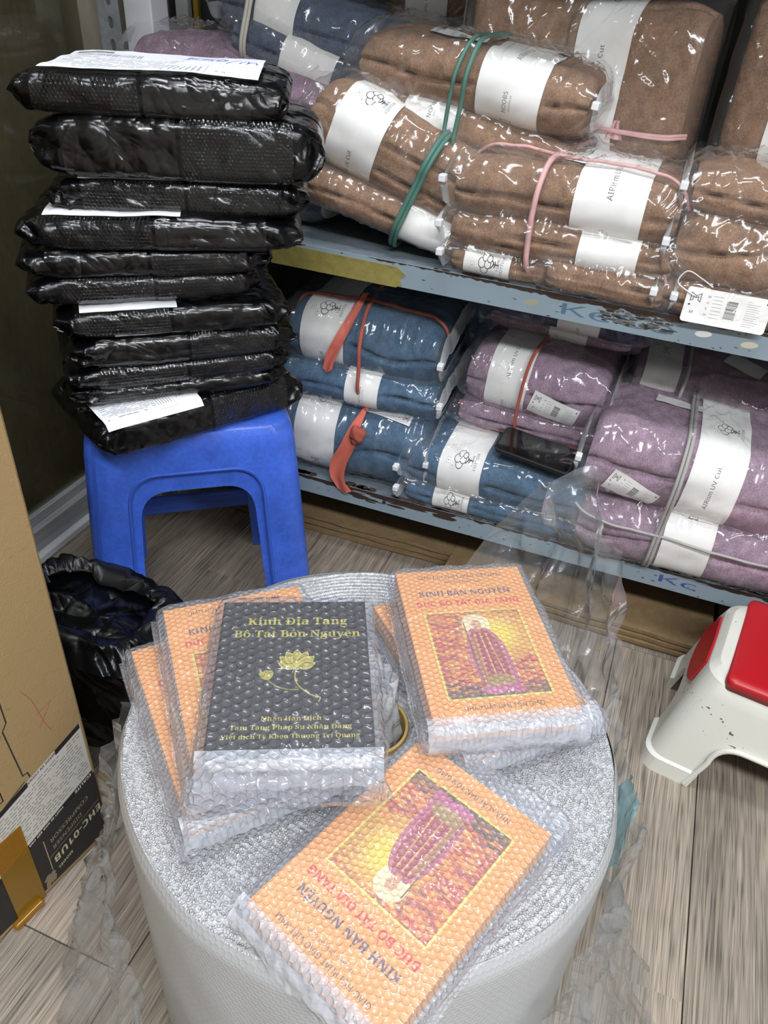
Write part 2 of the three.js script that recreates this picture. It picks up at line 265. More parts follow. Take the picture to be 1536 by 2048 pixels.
// ---------------------------------------------------------------- shelving unit
const lipTexture = (upper) => canvasTex(2048, 128, (g, w, h) => { // 2.6 m x ... front lip with flaked paint
  g.fillStyle = '#8fa0a9'; g.fillRect(0, 0, w, h);
  const r = rng(upper ? 5 : 15), X = (x) => (x + 1.08) / 2.38 * w;
  g.fillStyle = '#3d2f29'; for (let i = 0; i < 520; i++) { const x = r() * w, dens = n3(x / 150, upper ? 3 : 9, 0) + .25; if (dens < 0) continue; const a = (4 + r() * 22) * (.4 + dens), b = (6 + r() * 34) * (.3 + dens); g.beginPath(); g.ellipse(x, 0, a, b, 0, 0, 7); g.fill(); }
  for (let i = 0; i < 90; i++) { const x = r() * w; g.beginPath(); g.ellipse(x, r() * h, 1 + r() * 3, 1 + r() * 2, r() * 3, 0, 7); g.fill(); }
  g.strokeStyle = '#42607f'; g.lineWidth = 6;
  if (upper) {
    g.fillStyle = '#56738c'; g.font = '78px sans-serif'; g.fillText('KeCo', X(-.175), 98);
    for (let i = 0; i < 160; i++) { g.fillStyle = ['#4b4a44', '#6d6b62', '#2f2d29'][i % 3]; g.beginPath(); g.ellipse(X(-.035) + (r() - .5) * 110, 60 + (r() - .5) * 70, 1 + r() * 6, 1 + r() * 5, 0, 0, 7); g.fill(); }
    for (const [x, y, c] of [[-.22, 70, '#a8a28c'], [.075, 60, '#e6e6e0'], [.15, 70, '#d4cdb4'], [.25, 66, '#b5ac8e']]) { g.fillStyle = c; g.beginPath(); g.ellipse(X(x), y, 11, 17, .3, 0, 7); g.fill(); }
  } else { g.fillStyle = '#4a4f9a'; g.font = '70px sans-serif'; g.fillText('Kc', X(.125), 84); g.fillStyle = '#3d2f29'; for (let i = 0; i < 60; i++) { g.beginPath(); g.ellipse(X(-.45) + (r() - .5) * 230, r() * r() * 80, 4 + r() * 22, 2 + r() * 12, 0, 0, 7); g.fill(); } }
});
const SHX = -1.08, SHW = 2.38;
{
  const t = thing('shelving_unit', 'grey blue painted metal shelving unit with chipped rusty front edges', 'shelf', [0, 0, 0]);
  const shelfBoard = (y, tilt, front, nm) => {
    const b = new THREE.Group(); b.name = nm; b.position.set(SHX, y, -1.36); b.rotation.z = tilt; t.add(b);
    mesh('board', boxUV(rbox(SHW, .004, .50, .0015, SHW / 2, -.002, -.25)), M.shelf, b);
    const lm = std({ color: 0xffffff, roughness: .45, map: lipTexture(front) });
    const lip = new THREE.BoxGeometry(SHW, .045, .004); lip.translate(SHW / 2, -.0225, .001);
    mesh('front_lip', lip, lm, b);
    const e = []; const r = rng(front ? 3 : 4); // curled flakes of bare rusty metal along the top edge
    for (let i = 0; i < 150; i++) { const x = r() * SHW; if (n3(x * 6, front ? 3 : 9, 0) + .2 < 0) continue; const w = .008 + r() * .03, d = .005 + r() * .016; e.push(new THREE.CylinderGeometry(w / 2, w / 2, .0007, 7).scale(1, 1, d / w).rotateY((r() - .5) * .5).translate(x, .0004, -d * .35)); }
    mesh('rust_patches', mergeGeometries(e), std({ color: 0x40312a, roughness: .85 }), b).userData.kind = 'stuff';
    mesh('rear_lip', box(SHW, .04, .003, SHW / 2, -.02, -.5), M.shelf, b);
    return b;
  };
  const up = shelfBoard(.741, -.0135, true, 'shelf_board'); shelfBoard(.209, 0, false, 'shelf_board'); shelfBoard(1.34, 0, true, 'shelf_board');
  const sh = new THREE.Shape(); sh.moveTo(.335, -.047); sh.lineTo(.60, -.047); sh.lineTo(.612, -.04); sh.lineTo(.606, -.03); sh.lineTo(.618, -.02); sh.lineTo(.607, -.013); sh.lineTo(.60, -.008); sh.lineTo(.335, -.006); sh.closePath();
  tag(mesh('yellow_tape', new THREE.ExtrudeGeometry(sh, { depth: .0012, bevelEnabled: false }).translate(0, 0, .0032), M.shelfTape, up), 'dull yellow tape strip stuck along the shelf lip');
  const holes = (w, y0, y1) => { const s = new THREE.Shape(); s.moveTo(0, y0); s.lineTo(w, y0); s.lineTo(w, y1); s.lineTo(0, y1); s.closePath(); for (let y = y0 + .02; y < y1 - .02; y += .035) { const h = new THREE.Path(); h.absellipse(w * .55, y, .0065, .010, 0, Math.PI * 2, true); s.holes.push(h); } return new THREE.ExtrudeGeometry(s, { depth: .002, bevelEnabled: false, curveSegments: 6 }); };
  for (const [x, z] of [[SHX - .002, -1.354], [SHX + SHW + .002, -1.354], [SHX - .002, -1.868], [SHX + SHW + .002, -1.868]]) {
    const s = x < 0 ? 1 : -1, a = holes(.045, 0, 2.1), b = holes(.04, 0, 2.1); a.scale(s, 1, 1); b.rotateY(Math.PI / 2 * (z > -1.5 ? 1 : -1)); a.translate(x, .001, z); b.translate(x, .001, z);
    if (s < 0) { const ix = a.attributes.position; /* mirrored face order */ a.index && a.index.array.reverse(); }
    mesh('upright_post', mergeGeometries([a, b]), M.post, t);
  }
}
// flattened cartons pushed under the bottom shelf
function carton(label, pos, rot, L, D, n, seed) {
  const t = thing('flattened_carton', label, 'cardboard', pos, rot, 'flattened cartons');
  for (let k = 0; k < n; k++) {
    const g = gridGeo(40, 8, (a, b) => ({ p: [(a - .5) * L, .012 + k * .014 + (.5 - Math.abs(b - .5)) * .004 + .003 * n3(a * 6, b * 2, seed + k), (b - .5) * (D - k * .008) + .004 * n3(a * 9, k, seed)], uv: [a * L, b * D] }));
    const under = g.clone(); under.translate(0, -.009, 0); under.index.array.reverse(); under.computeVertexNormals();
    const rim = gridGeo(40, 1, (a, b) => ({ p: [(a - .5) * L, .012 + k * .014 + .003 * n3(a * 6, 2, seed + k) - b * .009, .5 * (D - k * .008) + .004 * n3(a * 9, k, seed)], uv: [a * L, b * .01] }));
    const rimG = rim.clone(); mesh('cardboard_sheet', mergeGeometries([g, under, rimG]), M.card, t);
  }
  return t;
}
carton('flattened brown carton under bottom shelf beside blue stool', [-.62, .001, -1.60], [0, .02, 0], .62, .36, 3, 1);
carton('flattened brown carton under bottom shelf near the red and white stool', [-.02, .001, -1.52], [0, -.015, 0], .60, .34, 3, 8);
carton('small brown carton piece under shelf behind the red and white stool', [.52, .001, -1.57], [0, .05, 0], .46, .30, 2, 12);

// ================================================================ CLOTHING PACKS
function surf({ L, W, T, r = T * .44, seed = 0, lump = .007, endT = .3, endP = 5, endW = .08, bulge = 0, k = 9 }) {
  r = Math.min(r, T / 2 - 1e-4, W / 2 - 1e-4);
  const a = W - 2 * r, b = T - 2 * r, q = Math.PI * r / 2, per = 2 * a + 2 * b + 4 * q, H = T / 2, h2 = W / 2;
  const sect = (s) => { // bottom middle -> back -> top -> front -> bottom
    let d = (((s % 1) + 1) % 1) * per;
    if (d < a / 2) return [-H, -d, -1, 0]; d -= a / 2;
    if (d < q) { const t = d / r; return [-H + r - r * Math.cos(t), -h2 + r - r * Math.sin(t), -Math.cos(t), -Math.sin(t)]; } d -= q;
    if (d < b) return [-H + r + d, -h2, 0, -1]; d -= b;
    if (d < q) { const t = d / r; return [H - r + r * Math.sin(t), -h2 + r - r * Math.cos(t), Math.sin(t), -Math.cos(t)]; } d -= q;
    if (d < a) return [H, -h2 + r + d, 1, 0]; d -= a;
    if (d < q) { const t = d / r; return [H - r + r * Math.cos(t), h2 - r + r * Math.sin(t), Math.cos(t), Math.sin(t)]; } d -= q;
    if (d < b) return [H - r - d, h2, 0, 1]; d -= b;
    if (d < q) { const t = d / r; return [-H + r - r * Math.sin(t), h2 - r + r * Math.cos(t), -Math.sin(t), Math.cos(t)]; } d -= q;
    return [-H, h2 - r - d, -1, 0];
  };
  const at = (x, s, off = 0, det) => {
    const [y, z, ny, nz] = sect(s), u = clamp(Math.abs(2 * x / L), 0, 1), tf = endT + (1 - endT) * Math.sqrt(Math.max(0, 1 - Math.pow(u, endP))), wf = 1 - endW * Math.pow(u, 6);
    let disp = lump * fbm(x * k + seed, y * k * 1.4, z * k + seed * 1.7) + off; if (det) disp += det(x, s, y, z, ny, nz, u);
    const up = ny > 0 ? bulge * (1 - u * u) * (1 - Math.pow(2 * z / W, 2)) : 0;
    return [x, Math.max(.0008, H + y * tf + ny * disp * (ny < 0 ? .35 : 1) + up), z * wf + nz * disp];
  };
  return { L, W, T, per, at, front: (a / 2 + q + b + q + a + q) / per, top: .5, frontMid: (a / 2 + q + b + q + a + q + b / 2) / per };
}
function skin(S, nu, nv, off, det, caps = true) {
  const g = gridGeo(nu, nv, (i, j) => { const x = (i - .5) * S.L; return { p: S.at(x, j, off, det), uv: [x, j * S.per] }; }, true);
  g.index.array.reverse(); g.computeVertexNormals();
  if (!caps) return g;
  const cap = (i) => { const P = []; for (let j = 0; j < nv; j++) P.push(S.at((i - .5) * S.L, j / nv, off, det)); const c = P.reduce((s, p) => [s[0] + p[0] / nv, s[1] + p[1] / nv, s[2] + p[2] / nv], [0, 0, 0]), pos = [...c], uv = [0, 0], idx = []; P.forEach((p, j) => { pos.push(...p); uv.push(p[2], p[1]); const a = j + 1, b = (j + 1) % nv + 1; i ? idx.push(0, a, b) : idx.push(0, b, a); }); const q = new THREE.BufferGeometry(); q.setAttribute('position', new THREE.Float32BufferAttribute(pos, 3)); q.setAttribute('uv', new THREE.Float32BufferAttribute(uv, 2)); q.setIndex(idx); q.computeVertexNormals(); return q; };
  return mergeGeometries([g, cap(0), cap(1)]);
}
// sheet lying on the surface: centre (x, s), size w along x, h along the girth, turned by rot
function patch(S, x, s, w, h, rot, off, nu, nv, uvf) {
  const c = Math.cos(rot), n = Math.sin(rot);
  const g = gridGeo(nu, nv, (i, j) => { const a = (i - .5) * w, b = (j - .5) * h, X = x + a * c - b * n, Y = a * n + b * c; return { p: S.at(X, s + Y / S.per, off), uv: uvf ? uvf(i, j, X, s + Y / S.per) : [i, 1 - j] }; });
  g.index.array.reverse(); g.computeVertexNormals(); return g;
}
function ring(S, x, off, r, skew = 0) { const P = []; for (let j = 0; j < 64; j++) P.push(S.at(x + skew * Math.sin(j / 64 * 6.283), j / 64, off)); return tube(P, r, 160, true, 6); }
function pack(o) {
  const { L, W, T, color, label, pos, rot = [0, 0, 0], seed = 1, band, tags = [], ext = .022, zip = 1, group, layers = 3, film = true } = o;
  const t = thing('clothing_pack', label, 'clothes pack', pos, rot, group);
  const base = { seed, lump: o.lump ?? .007, k: o.k ?? 7 };
  const S = surf({ L, W, T, ...base, bulge: o.bulge ?? .01, endT: o.endT ?? .66, endP: o.endP ?? 9, r: o.r ?? T * .46 });
  const inBand = (x) => band ? smooth(band.w * .5 - .005, band.w * .5 + .02, Math.abs(x - band.x)) : 1;
  const det = (x, s, y, z, ny, nz, u) => {
    const side = 1 - Math.abs(ny), f = inBand(x);
    const w = layers * (y / T + .5) + .35 * n3(x * 7 + seed, z * 4, 3), c = Math.pow(1 - Math.abs(Math.sin(Math.PI * w)), 6);
    const w2 = 1 - Math.abs(n3(x * 6 + 1.5 * n3(z * 6, x * 4, seed), z * 12 + y * 11, seed + 5)) * 2.2;
    return -.017 * c * smooth(.25, .7, side) * f + .003 * Math.pow(Math.max(0, w2), 4) * f * (1 - side) - .002 * smooth(.3, .7, n3(x * 30, y * 60, z * 30 + seed)) * f;
  };
  mesh('garment', skin(S, 70, 130, 0, det), color, t);
  if (band) {
    const h0 = (band.at ?? .62) , g = gridGeo(8, 84, (i, j) => { const x = band.x + (i - .5) * band.w, s = .02 + .96 * j, vv = ((s - S.front) * S.per) / .46 + h0; return { p: S.at(x, s, .0032), uv: band.flip ? [1 - i, vv] : [i, 1 - vv] }; });
    g.index.array.reverse(); g.computeVertexNormals(); mesh('paper_band', g, M.paper, t);
  }
  for (const k of tags) mesh(k.plain ? 'paper_slip' : 'hang_tag', patch(S, k.x, k.s, k.w ?? .10, k.h ?? .05, k.rot ?? 0, .0046 + (k.off ?? 0), 10, 8), k.plain ? M.plainPaper : M.tag, t);
  if (film) {
    const F = surf({ L: L + 2 * ext, W: W + .014, T: T + .010, ...base, bulge: o.bulge ?? .01, endT: .05, endP: 11, r: (T + .010) * .42, endW: .03 });
    const wr = (x, s, y, z, ny, nz, u) => { const e = smooth(.75, 1, u), q = 1 - Math.abs(n3(x * 13 + seed, s * S.per * 17, seed * 3.1)) * 2.4, q2 = 1 - Math.abs(n3(x * 30 + seed, s * S.per * 9 + seed, 7.7)) * 2.4; const g1 = 1 - Math.abs(n3((x + z + y) * 7 + seed, (x - z - y) * 30, seed * 1.3)) * 2.6, g2 = 1 - Math.abs(n3((x - z - y) * 6 + seed, (x + z + y) * 26, seed * 2.3 + 4)) * 2.6; return .004 * Math.pow(Math.max(0, q), 3) + .004 * Math.pow(Math.max(0, q2), 4) + .006 * Math.pow(Math.max(0, g1), 3) * smooth(-.1, .3, n3(x * 8, z * 8 + y * 8, seed + 9)) + .006 * Math.pow(Math.max(0, g2), 3) * smooth(-.1, .3, n3(x * 8 + 5, z * 8 + y * 8, seed + 2)) + e * .009 * (n3(s * S.per * 20, x * 10, seed) + .3); };
    const fm = skin(F, 110, 150, .0025, wr, false); 
    const bag = mesh('plastic_bag', fm, M.film, t);
    if (zip) { const zx = zip * (L / 2 + ext); mesh('zip_strip', gridGeo(1, 100, (i, j) => ({ p: F.at(zx - zip * i * .009, j, .0045, wr), uv: [i, j] })), M.zip, bag); const p = F.at(zx - zip * .006, F.front - .01, .006, wr); mesh('zip_slider', rbox(.012, .012, .016, .002, p[0], p[1], p[2]), M.slider, bag); }
  }
  t.userData.S = undefined; delete t.userData.S;
  return { t, S };
}
// loop of string round a bundle box in the frame of a pack: bx dims
function loops(name, label, cat, mat, pos, rot, dims, list) {
  const t = thing(name, label, cat, pos, rot);
  const S = surf({ ...dims, lump: .006, k: 9, seed: dims.seed ?? 1, endT: .5, endP: 7, r: dims.r ?? dims.T * .4 });
  const gs = [];
  for (const q of list) {
    if (q.x !== undefined) gs.push(ring(S, q.x, .010, q.r ?? .0035, q.skew ?? 0));
    else { const P = []; const n = 26; for (let i = 0; i <= n; i++) { const x = (i / n - .5) * (dims.L + .01) * 1.0; P.push(S.at(x, q.s + (q.ds ?? 0) * (i / n - .5), .011)); } gs.push(tube(P, q.r ?? .0035, 90, false, 6)); }
  }
  mesh('string', mergeGeometries(gs), mat, t);
  return { t, S };
}
const UP = .744, LOW = .212; // shelf top heights
const Z = (front, W) => front - W / 2;

// ---- upper shelf, brown packs tied in green on the left, leaning down to the right
const tl = -.40;
pack({ label: 'lowest thin brown clothing pack of the slanting green-tied bundle', color: C.brown, L: .34, W: .27, T: .06, pos: [-.545, .779, Z(-1.37, .27)], rot: [0, .05, -.235], seed: 3, band: { x: .09, w: .10, at: .02 }, zip: 1, layers: 2 });
pack({ label: 'thick brown clothing pack with cotton flower band tied with green string', color: C.brown, L: .36, W: .28, T: .135, pos: [-.535, .832, Z(-1.38, .28)], rot: [0, .04, tl + .04], seed: 4, band: { x: -.085, w: .095, at: .34 }, zip: 0, layers: 3, r: .055 });
loops('green_string', 'green plastic string round the slanting brown bundle', 'string', M.green, [-.545, .763, Z(-1.375, .28)], [0, .045, tl], { L: .36, W: .295, T: .205, seed: 4, r: .06 }, [{ x: .03, r: .0048 }, { x: .038, r: .0042 }]);
pack({ label: 'brown clothing pack under the topmost green-tied pack with two white bands', color: C.brown, L: .43, W: .27, T: .075, pos: [-.42, .90, Z(-1.44, .27)], rot: [0, -.03, -.16], seed: 6, band: { x: -.055, w: .105, at: .8 }, zip: 1, layers: 2, lump: .008 });
pack({ label: 'topmost brown clothing pack with large M logo band and hang tag', color: C.brown, L: .42, W: .26, T: .10, pos: [-.405, .975, Z(-1.44, .26)], rot: [0, -.05, -.10], seed: 7, band: { x: .075, w: .115, at: .70 }, tags: [{ x: -.06, s: .55, w: .10, h: .052, rot: -.12 }], zip: 1, layers: 2, lump: .010, r: .05 });
loops('green_string', 'green plastic string round the topmost M logo pack', 'string', M.green, [-.41, .895, Z(-1.435, .27)], [0, -.04, -.13], { L: .43, W: .285, T: .19, seed: 7, r: .055 }, [{ x: -.005, r: .004 }, { x: .004, r: .0036, skew: .03 }]);
// ---- front middle, pink-tied
const pg = 'brown packs tied in pink at the front of the shelf';
pack({ label: 'small lowest brown pack with white slips at left under the pink string', color: C.brown, L: .175, W: .25, T: .042, pos: [-.295, UP - .01, Z(-1.355, .25)], rot: [0, .02, -.02], seed: 10, band: { x: -.02, w: .085, at: 1.2 }, zip: -1, layers: 2, group: pg });
pack({ label: 'rolled lowest brown pack at right end of the pink-tied bundle', color: C.brown, L: .20, W: .26, T: .048, pos: [-.105, UP - .013, Z(-1.345, .26)], rot: [0, .0, -.03], seed: 11, zip: 1, layers: 3, group: pg });
pack({ label: 'middle flat brown pack in the pink-tied bundle', color: C.brown, L: .385, W: .27, T: .06, pos: [-.195, .772, Z(-1.355, .27)], rot: [0, 0, -.02], seed: 12, band: { x: .085, w: .10, at: .05 }, zip: -1, layers: 3, group: pg });
pack({ label: 'top brown pack with M logo band and barcode tag tied with pink string', color: C.brown, L: .375, W: .28, T: .095, pos: [-.20, .828, Z(-1.355, .28)], rot: [0, 0, -.015], seed: 13, band: { x: .075, w: .115, at: .62 }, tags: [{ x: -.035, s: .53, w: .14, h: .055, rot: .45 }], zip: -1, layers: 2, lump: .008, r: .046, group: pg });
loops('pink_string', 'pink string round the front brown bundle with barcode tag', 'string', M.pink, [-.195, .742, Z(-1.36, .27)], [0, 0, -.015], { L: .375, W: .285, T: .188, seed: 13, r: .06 }, [{ x: -.02, r: .0052, skew: .03 }, { s: .60, ds: .06, r: .003 }]);
// ---- front right stack
const rg = 'brown packs stacked at the right end of the shelf';
pack({ label: 'lowest brown pack with large barcode tag hanging over shelf edge', color: C.brown, L: .33, W: .27, T: .05, pos: [.155, UP - .017, Z(-1.35, .27)], rot: [0, .03, -.0135], seed: 15, zip: -1, layers: 2, group: rg });
{ const t = thing('hang_tag', 'large white barcode tag hanging in front of rightmost lowest brown pack', 'tag', [.096, .727, -1.337], [-.18, .04, -.02]);
  const s = new THREE.Shape(), w = .066, h = .028, r = .006; s.moveTo(-w + r, -h); s.lineTo(w - r, -h); s.quadraticCurveTo(w, -h, w, -h + r); s.lineTo(w, h - r); s.quadraticCurveTo(w, h, w - r, h); s.lineTo(-w + r, h); s.quadraticCurveTo(-w, h, -w, h - r); s.lineTo(-w, -h + r); s.quadraticCurveTo(-w, -h, -w + r, -h);
  const g = new THREE.ExtrudeGeometry(s, { depth: .0008, bevelEnabled: false }); const p = g.attributes.position, uv = g.attributes.uv; for (let i = 0; i < p.count; i++) uv.setXY(i, p.getX(i) / (2 * w) + .5, p.getY(i) / (2 * h) + .5); g.translate(0, h, 0);
  mesh('card', g, M.tag, t); mesh('loop', tube([[-.055, .042, .002], [-.085, .06, .004], [-.075, .078, .004], [-.05, .07, .003], [-.03, .06, .003]], .0011, 30), M.slider, t); }
pack({ label: 'thick plain brown pack second from bottom at the right end', color: C.brown, L: .34, W: .28, T: .115, pos: [.16, .773, Z(-1.35, .28)], rot: [0, .02, -.01], seed: 16, zip: -1, layers: 2, lump: .012, r: .05, group: rg });
pack({ label: 'topmost thin brown pack of the right end stack', color: C.brown, L: .34, W: .27, T: .058, pos: [.165, .885, Z(-1.36, .27)], rot: [0, .02, -.02], seed: 17, zip: -1, layers: 2, group: rg });
loops('pink_string', 'pink string round the rightmost brown stack', 'string', M.pink, [.16, .735, Z(-1.35, .28)], [0, .02, -.01], { L: .34, W: .29, T: .2, seed: 16, r: .05 }, [{ s: .86, r: .003 }]);
// ---- behind
pack({ label: 'brown pack lying behind under the standing cotton band pack', color: C.brown, L: .44, W: .25, T: .09, pos: [-.1, UP - .014, -1.70], rot: [0, 0, -.0135], seed: 20, film: false });
pack({ label: 'brown pack with M label just below the standing cotton band pack', color: C.brown, L: .42, W: .27, T: .082, pos: [-.1, .82, Z(-1.47, .27)], rot: [0, 0, -.01], seed: 21, band: { x: -.1, w: .08, at: .66 }, zip: 0 });
pack({ label: 'standing brown pack with cotton flower band and pink string', color: C.brown, L: .235, W: .245, T: .13, pos: [-.135, 1.032, -1.68], rot: [Math.PI / 2 - .05, -.26, -.03], seed: 22, band: { x: -.045, w: .10, at: .86 }, zip: 0, layers: 4, endT: .8, endP: 12, lump: .008 });
loops('pink_string', 'pink string with small ribbon across the standing cotton band pack', 'string', M.pink, [-.135, 1.032, -1.681], [Math.PI / 2 - .05, -.26, -.03], { L: .245, W: .255, T: .137, seed: 22, r: .05 }, [{ s: .60, r: .003 }, { s: .602, ds: .01, r: .0028 }]);
{ const t = thing('ribbon_tassel', 'small pink ribbon tail hanging on the standing pack band', 'ribbon', [-.155, .985, -1.537], [0, -.26, 0]); mesh('tail', gridGeo(6, 8, (i, j) => ({ p: [(i - .5) * (.012 + .022 * j), -.03 * j, .004 * Math.sin(i * 14) + .003], uv: [i * .03, j * .03] })), std({ color: 0xd8a9a6, roughness: .7, side: THREE.DoubleSide }), t); }
pack({ label: 'brown pack lying at the back under the upright plain brown pack', color: C.brown, L: .36, W: .24, T: .14, pos: [-.42, UP - .008, -1.70], rot: [0, 0, -.01], seed: 23, film: false });
pack({ label: 'brown pack at the back second from shelf behind green-tied packs', color: C.brown, L: .34, W: .24, T: .13, pos: [-.40, .875, -1.70], rot: [0, 0, -.01], seed: 24, film: false });
pack({ label: 'upright plain brown pack behind M logo pack, left of cotton band pack', color: C.brown, L: .23, W: .17, T: .12, pos: [-.345, 1.085, -1.72], rot: [Math.PI / 2 - .1, .05, 0], seed: 25, zip: -1, layers: 3, lump: .008 });
pack({ label: 'upright brown pack with white band standing in shade at the back', color: C.brown, L: .24, W: .24, T: .10, pos: [-.56, 1.10, -1.84], rot: [Math.PI / 2 - .05, .12, -.05], seed: 26, band: { x: -.045, w: .085, at: .86 }, zip: 0 });
pack({ label: 'brown folded pack lying at back left of the shaded upright one', color: C.brown, L: .26, W: .16, T: .23, pos: [-.72, UP - .006, -1.79], rot: [0, 0, -.0135], seed: 27, film: false });
pack({ label: 'upright brown pack at right frame edge with cotton flower band', color: C.brown, L: .26, W: .28, T: .14, pos: [.165, 1.05, -1.66], rot: [Math.PI / 2 - .08, -.22, -.06], seed: 28, band: { x: -.01, w: .10, at: .40, flip: true }, zip: 0, layers: 3 });
pack({ label: 'brown pack lying under the upright pack at right frame edge', color: C.brown, L: .34, W: .26, T: .17, pos: [.19, UP - .02, -1.66], rot: [0, 0, -.0135], seed: 29, zip: -1 });
// ---- upper left: mauve and slate blue packs behind the black parcels
pack({ label: 'grey blue pack on upper shelf right behind the black parcel stack', color: C.slate, L: .36, W: .26, T: .10, pos: [-.87, UP, Z(-1.45, .26)], rot: [0, 0, -.0135], seed: 31, zip: 1 });
pack({ label: 'grey blue pack second from shelf behind the black parcel stack', color: C.slate, L: .34, W: .26, T: .09, pos: [-.86, .842, Z(-1.45, .26)], rot: [0, 0, -.01], seed: 32, zip: 1 });
pack({ label: 'mauve pack sloping down under the slate blue packs', color: C.mauve, L: .46, W: .24, T: .09, pos: [-.915, .925, Z(-1.50, .24)], rot: [0, .03, -.17], seed: 33, zip: -1, bulge: .02, layers: 2 });
pack({ label: 'lower slate blue pack with wide white band, on the mauve pack', color: C.slate, L: .34, W: .24, T: .075, pos: [-.775, .972, Z(-1.54, .24)], rot: [0, .10, -.30], seed: 34, band: { x: -.01, w: .11, at: .02 }, zip: 1, layers: 2 });
pack({ label: 'upper slate blue pack with white band and cream string, topmost', color: C.slate, L: .38, W: .24, T: .085, pos: [-.78, 1.03, Z(-1.56, .24)], rot: [0, .05, -.16], seed: 35, band: { x: -.07, w: .085, at: .02 }, zip: -1, layers: 2, bulge: .02 });
loops('cream_string', 'cream string round the topmost slate blue packs', 'string', M.cream2, [-.785, .978, Z(-1.545, .24)], [0, .07, -.22], { L: .36, W: .255, T: .15, seed: 34, r: .05 }, [{ x: -.125, r: .004 }, { x: -.118, r: .0035 }]);
pack({ label: 'slate blue pack lying in shade behind topmost slate packs', color: C.slate, L: .40, W: .16, T: .09, pos: [-.66, .985, -1.77], rot: [0, 0, -.05], seed: 36, film: false });

// ---- lower shelf, denim on the left
pack({ label: 'thick denim blue pack on bottom shelf with white band and coral ribbon', color: C.denim, L: .33, W: .28, T: .172, pos: [-.575, LOW, Z(-1.365, .28)], rot: [0, .04, -.01], seed: 41, band: { x: -.085, w: .098, at: 1.02, flip: true }, tags: [{ x: .075, s: .60, w: .105, h: .055, rot: Math.PI + .12 }], zip: 1, layers: 2, r: .07, lump: .008 });
pack({ label: 'flat denim pack with small M label, second in the coral-tied bundle', color: C.denim, L: .35, W: .26, T: .078, pos: [-.575, .392, Z(-1.385, .26)], rot: [0, .05, 0], seed: 42, band: { x: .015, w: .075, at: .72 }, zip: 1, layers: 2 });
pack({ label: 'upper denim pack with cotton flower band crossed by coral string', color: C.denim, L: .33, W: .26, T: .125, pos: [-.575, .468, Z(-1.40, .26)], rot: [.08, .05, -.02], seed: 43, band: { x: -.085, w: .10, at: .36 }, zip: 1, layers: 2, r: .058 });
const cs = loops('coral_string', 'coral fabric string crossing on the upper denim pack', 'string', M.coral, [-.575, .392, Z(-1.392, .26)], [.03, .05, -.01], { L: .345, W: .272, T: .205, seed: 43, r: .07 }, [{ x: -.005, r: .0042, skew: -.015 }, { s: .56, ds: .02, r: .0036 }]);
function ribbonTail(label, pts, w0, w1, pos) { // flat fabric strip along points
  const c = new THREE.CatmullRomCurve3(pts.map(p => V(...p))), t = thing('coral_ribbon', label, 'ribbon', pos);
  const g = gridGeo(28, 6, (i, j) => { const p = c.getPoint(i), w = w0 + (w1 - w0) * Math.sin(Math.min(1, i * 1.25) * Math.PI * .62), e = i > .86 ? (i - .86) * .05 * (1 - Math.abs(j - .4) * 2) : 0; return { p: [p.x + (j - .5) * w, p.y - e * 1.5, p.z + .004 * Math.sin(j * 5 + i * 4)], uv: [j * w, i * .1] }; });
  const b = g.clone(); b.index.array.reverse(); b.computeVertexNormals(); b.translate(0, 0, -.0012);
  mesh('strip', mergeGeometries([b, g]), M.coral, t); return t;
}
ribbonTail('long coral ribbon tail hanging on the upper denim pack', [[.006, .07, -.075], [.0, .035, -.02], [-.012, 0, .006], [-.03, -.045, .014], [-.038, -.075, .016]], .012, .024, [-.592, .552, -1.392]);
const rt = ribbonTail('wide coral ribbon tail hanging over bottom shelf edge', [[.026, .078, -.03], [.018, .045, .004], [.006, .0, .014], [-.012, -.045, .016], [-.014, -.085, .018], [.004, -.112, .019]], .010, .038, [-.572, .318, -1.362]);
{ const c = new THREE.SphereGeometry(.017, 14, 10); const p = c.attributes.position; for (let i = 0; i < p.count; i++) { const q = 1 + .6 * n3(p.getX(i) * 90, p.getY(i) * 90, p.getZ(i) * 90); p.setXYZ(i, p.getX(i) * q, p.getY(i) * q * 1.2, p.getZ(i) * q * .7); } c.computeVertexNormals(); mesh('knot', c.translate(.028, .035, .014), M.coral, rt); }
pack({ label: 'large denim pack at the back, right of the coral-tied bundle', color: C.denim, L: .44, W: .22, T: .2, pos: [-.555, LOW, -1.75], rot: [0, 0, 0], seed: 44, film: false });
pack({ label: 'tall denim pack showing between coral bundle and mauve pack', color: C.denim, L: .42, W: .20, T: .2, pos: [-.525, .41, -1.745], rot: [0, 0, -.03], seed: 45, zip: 1, r: .07 });
pack({ label: 'denim pack on bottom shelf just right of thick denim pack, in the gap', color: C.denim, L: .20, W: .24, T: .165, pos: [-.315, LOW, -1.72], rot: [0, 0, 0], seed: 46, zip: 0, film: false });
pack({ label: 'navy pack with white band in the dark under upper shelf', color: C.navy, L: .36, W: .24, T: .075, pos: [-.60, .60, -1.68], rot: [0, .1, -.08], seed: 47, band: { x: -.04, w: .10, at: .1 }, zip: 0 });
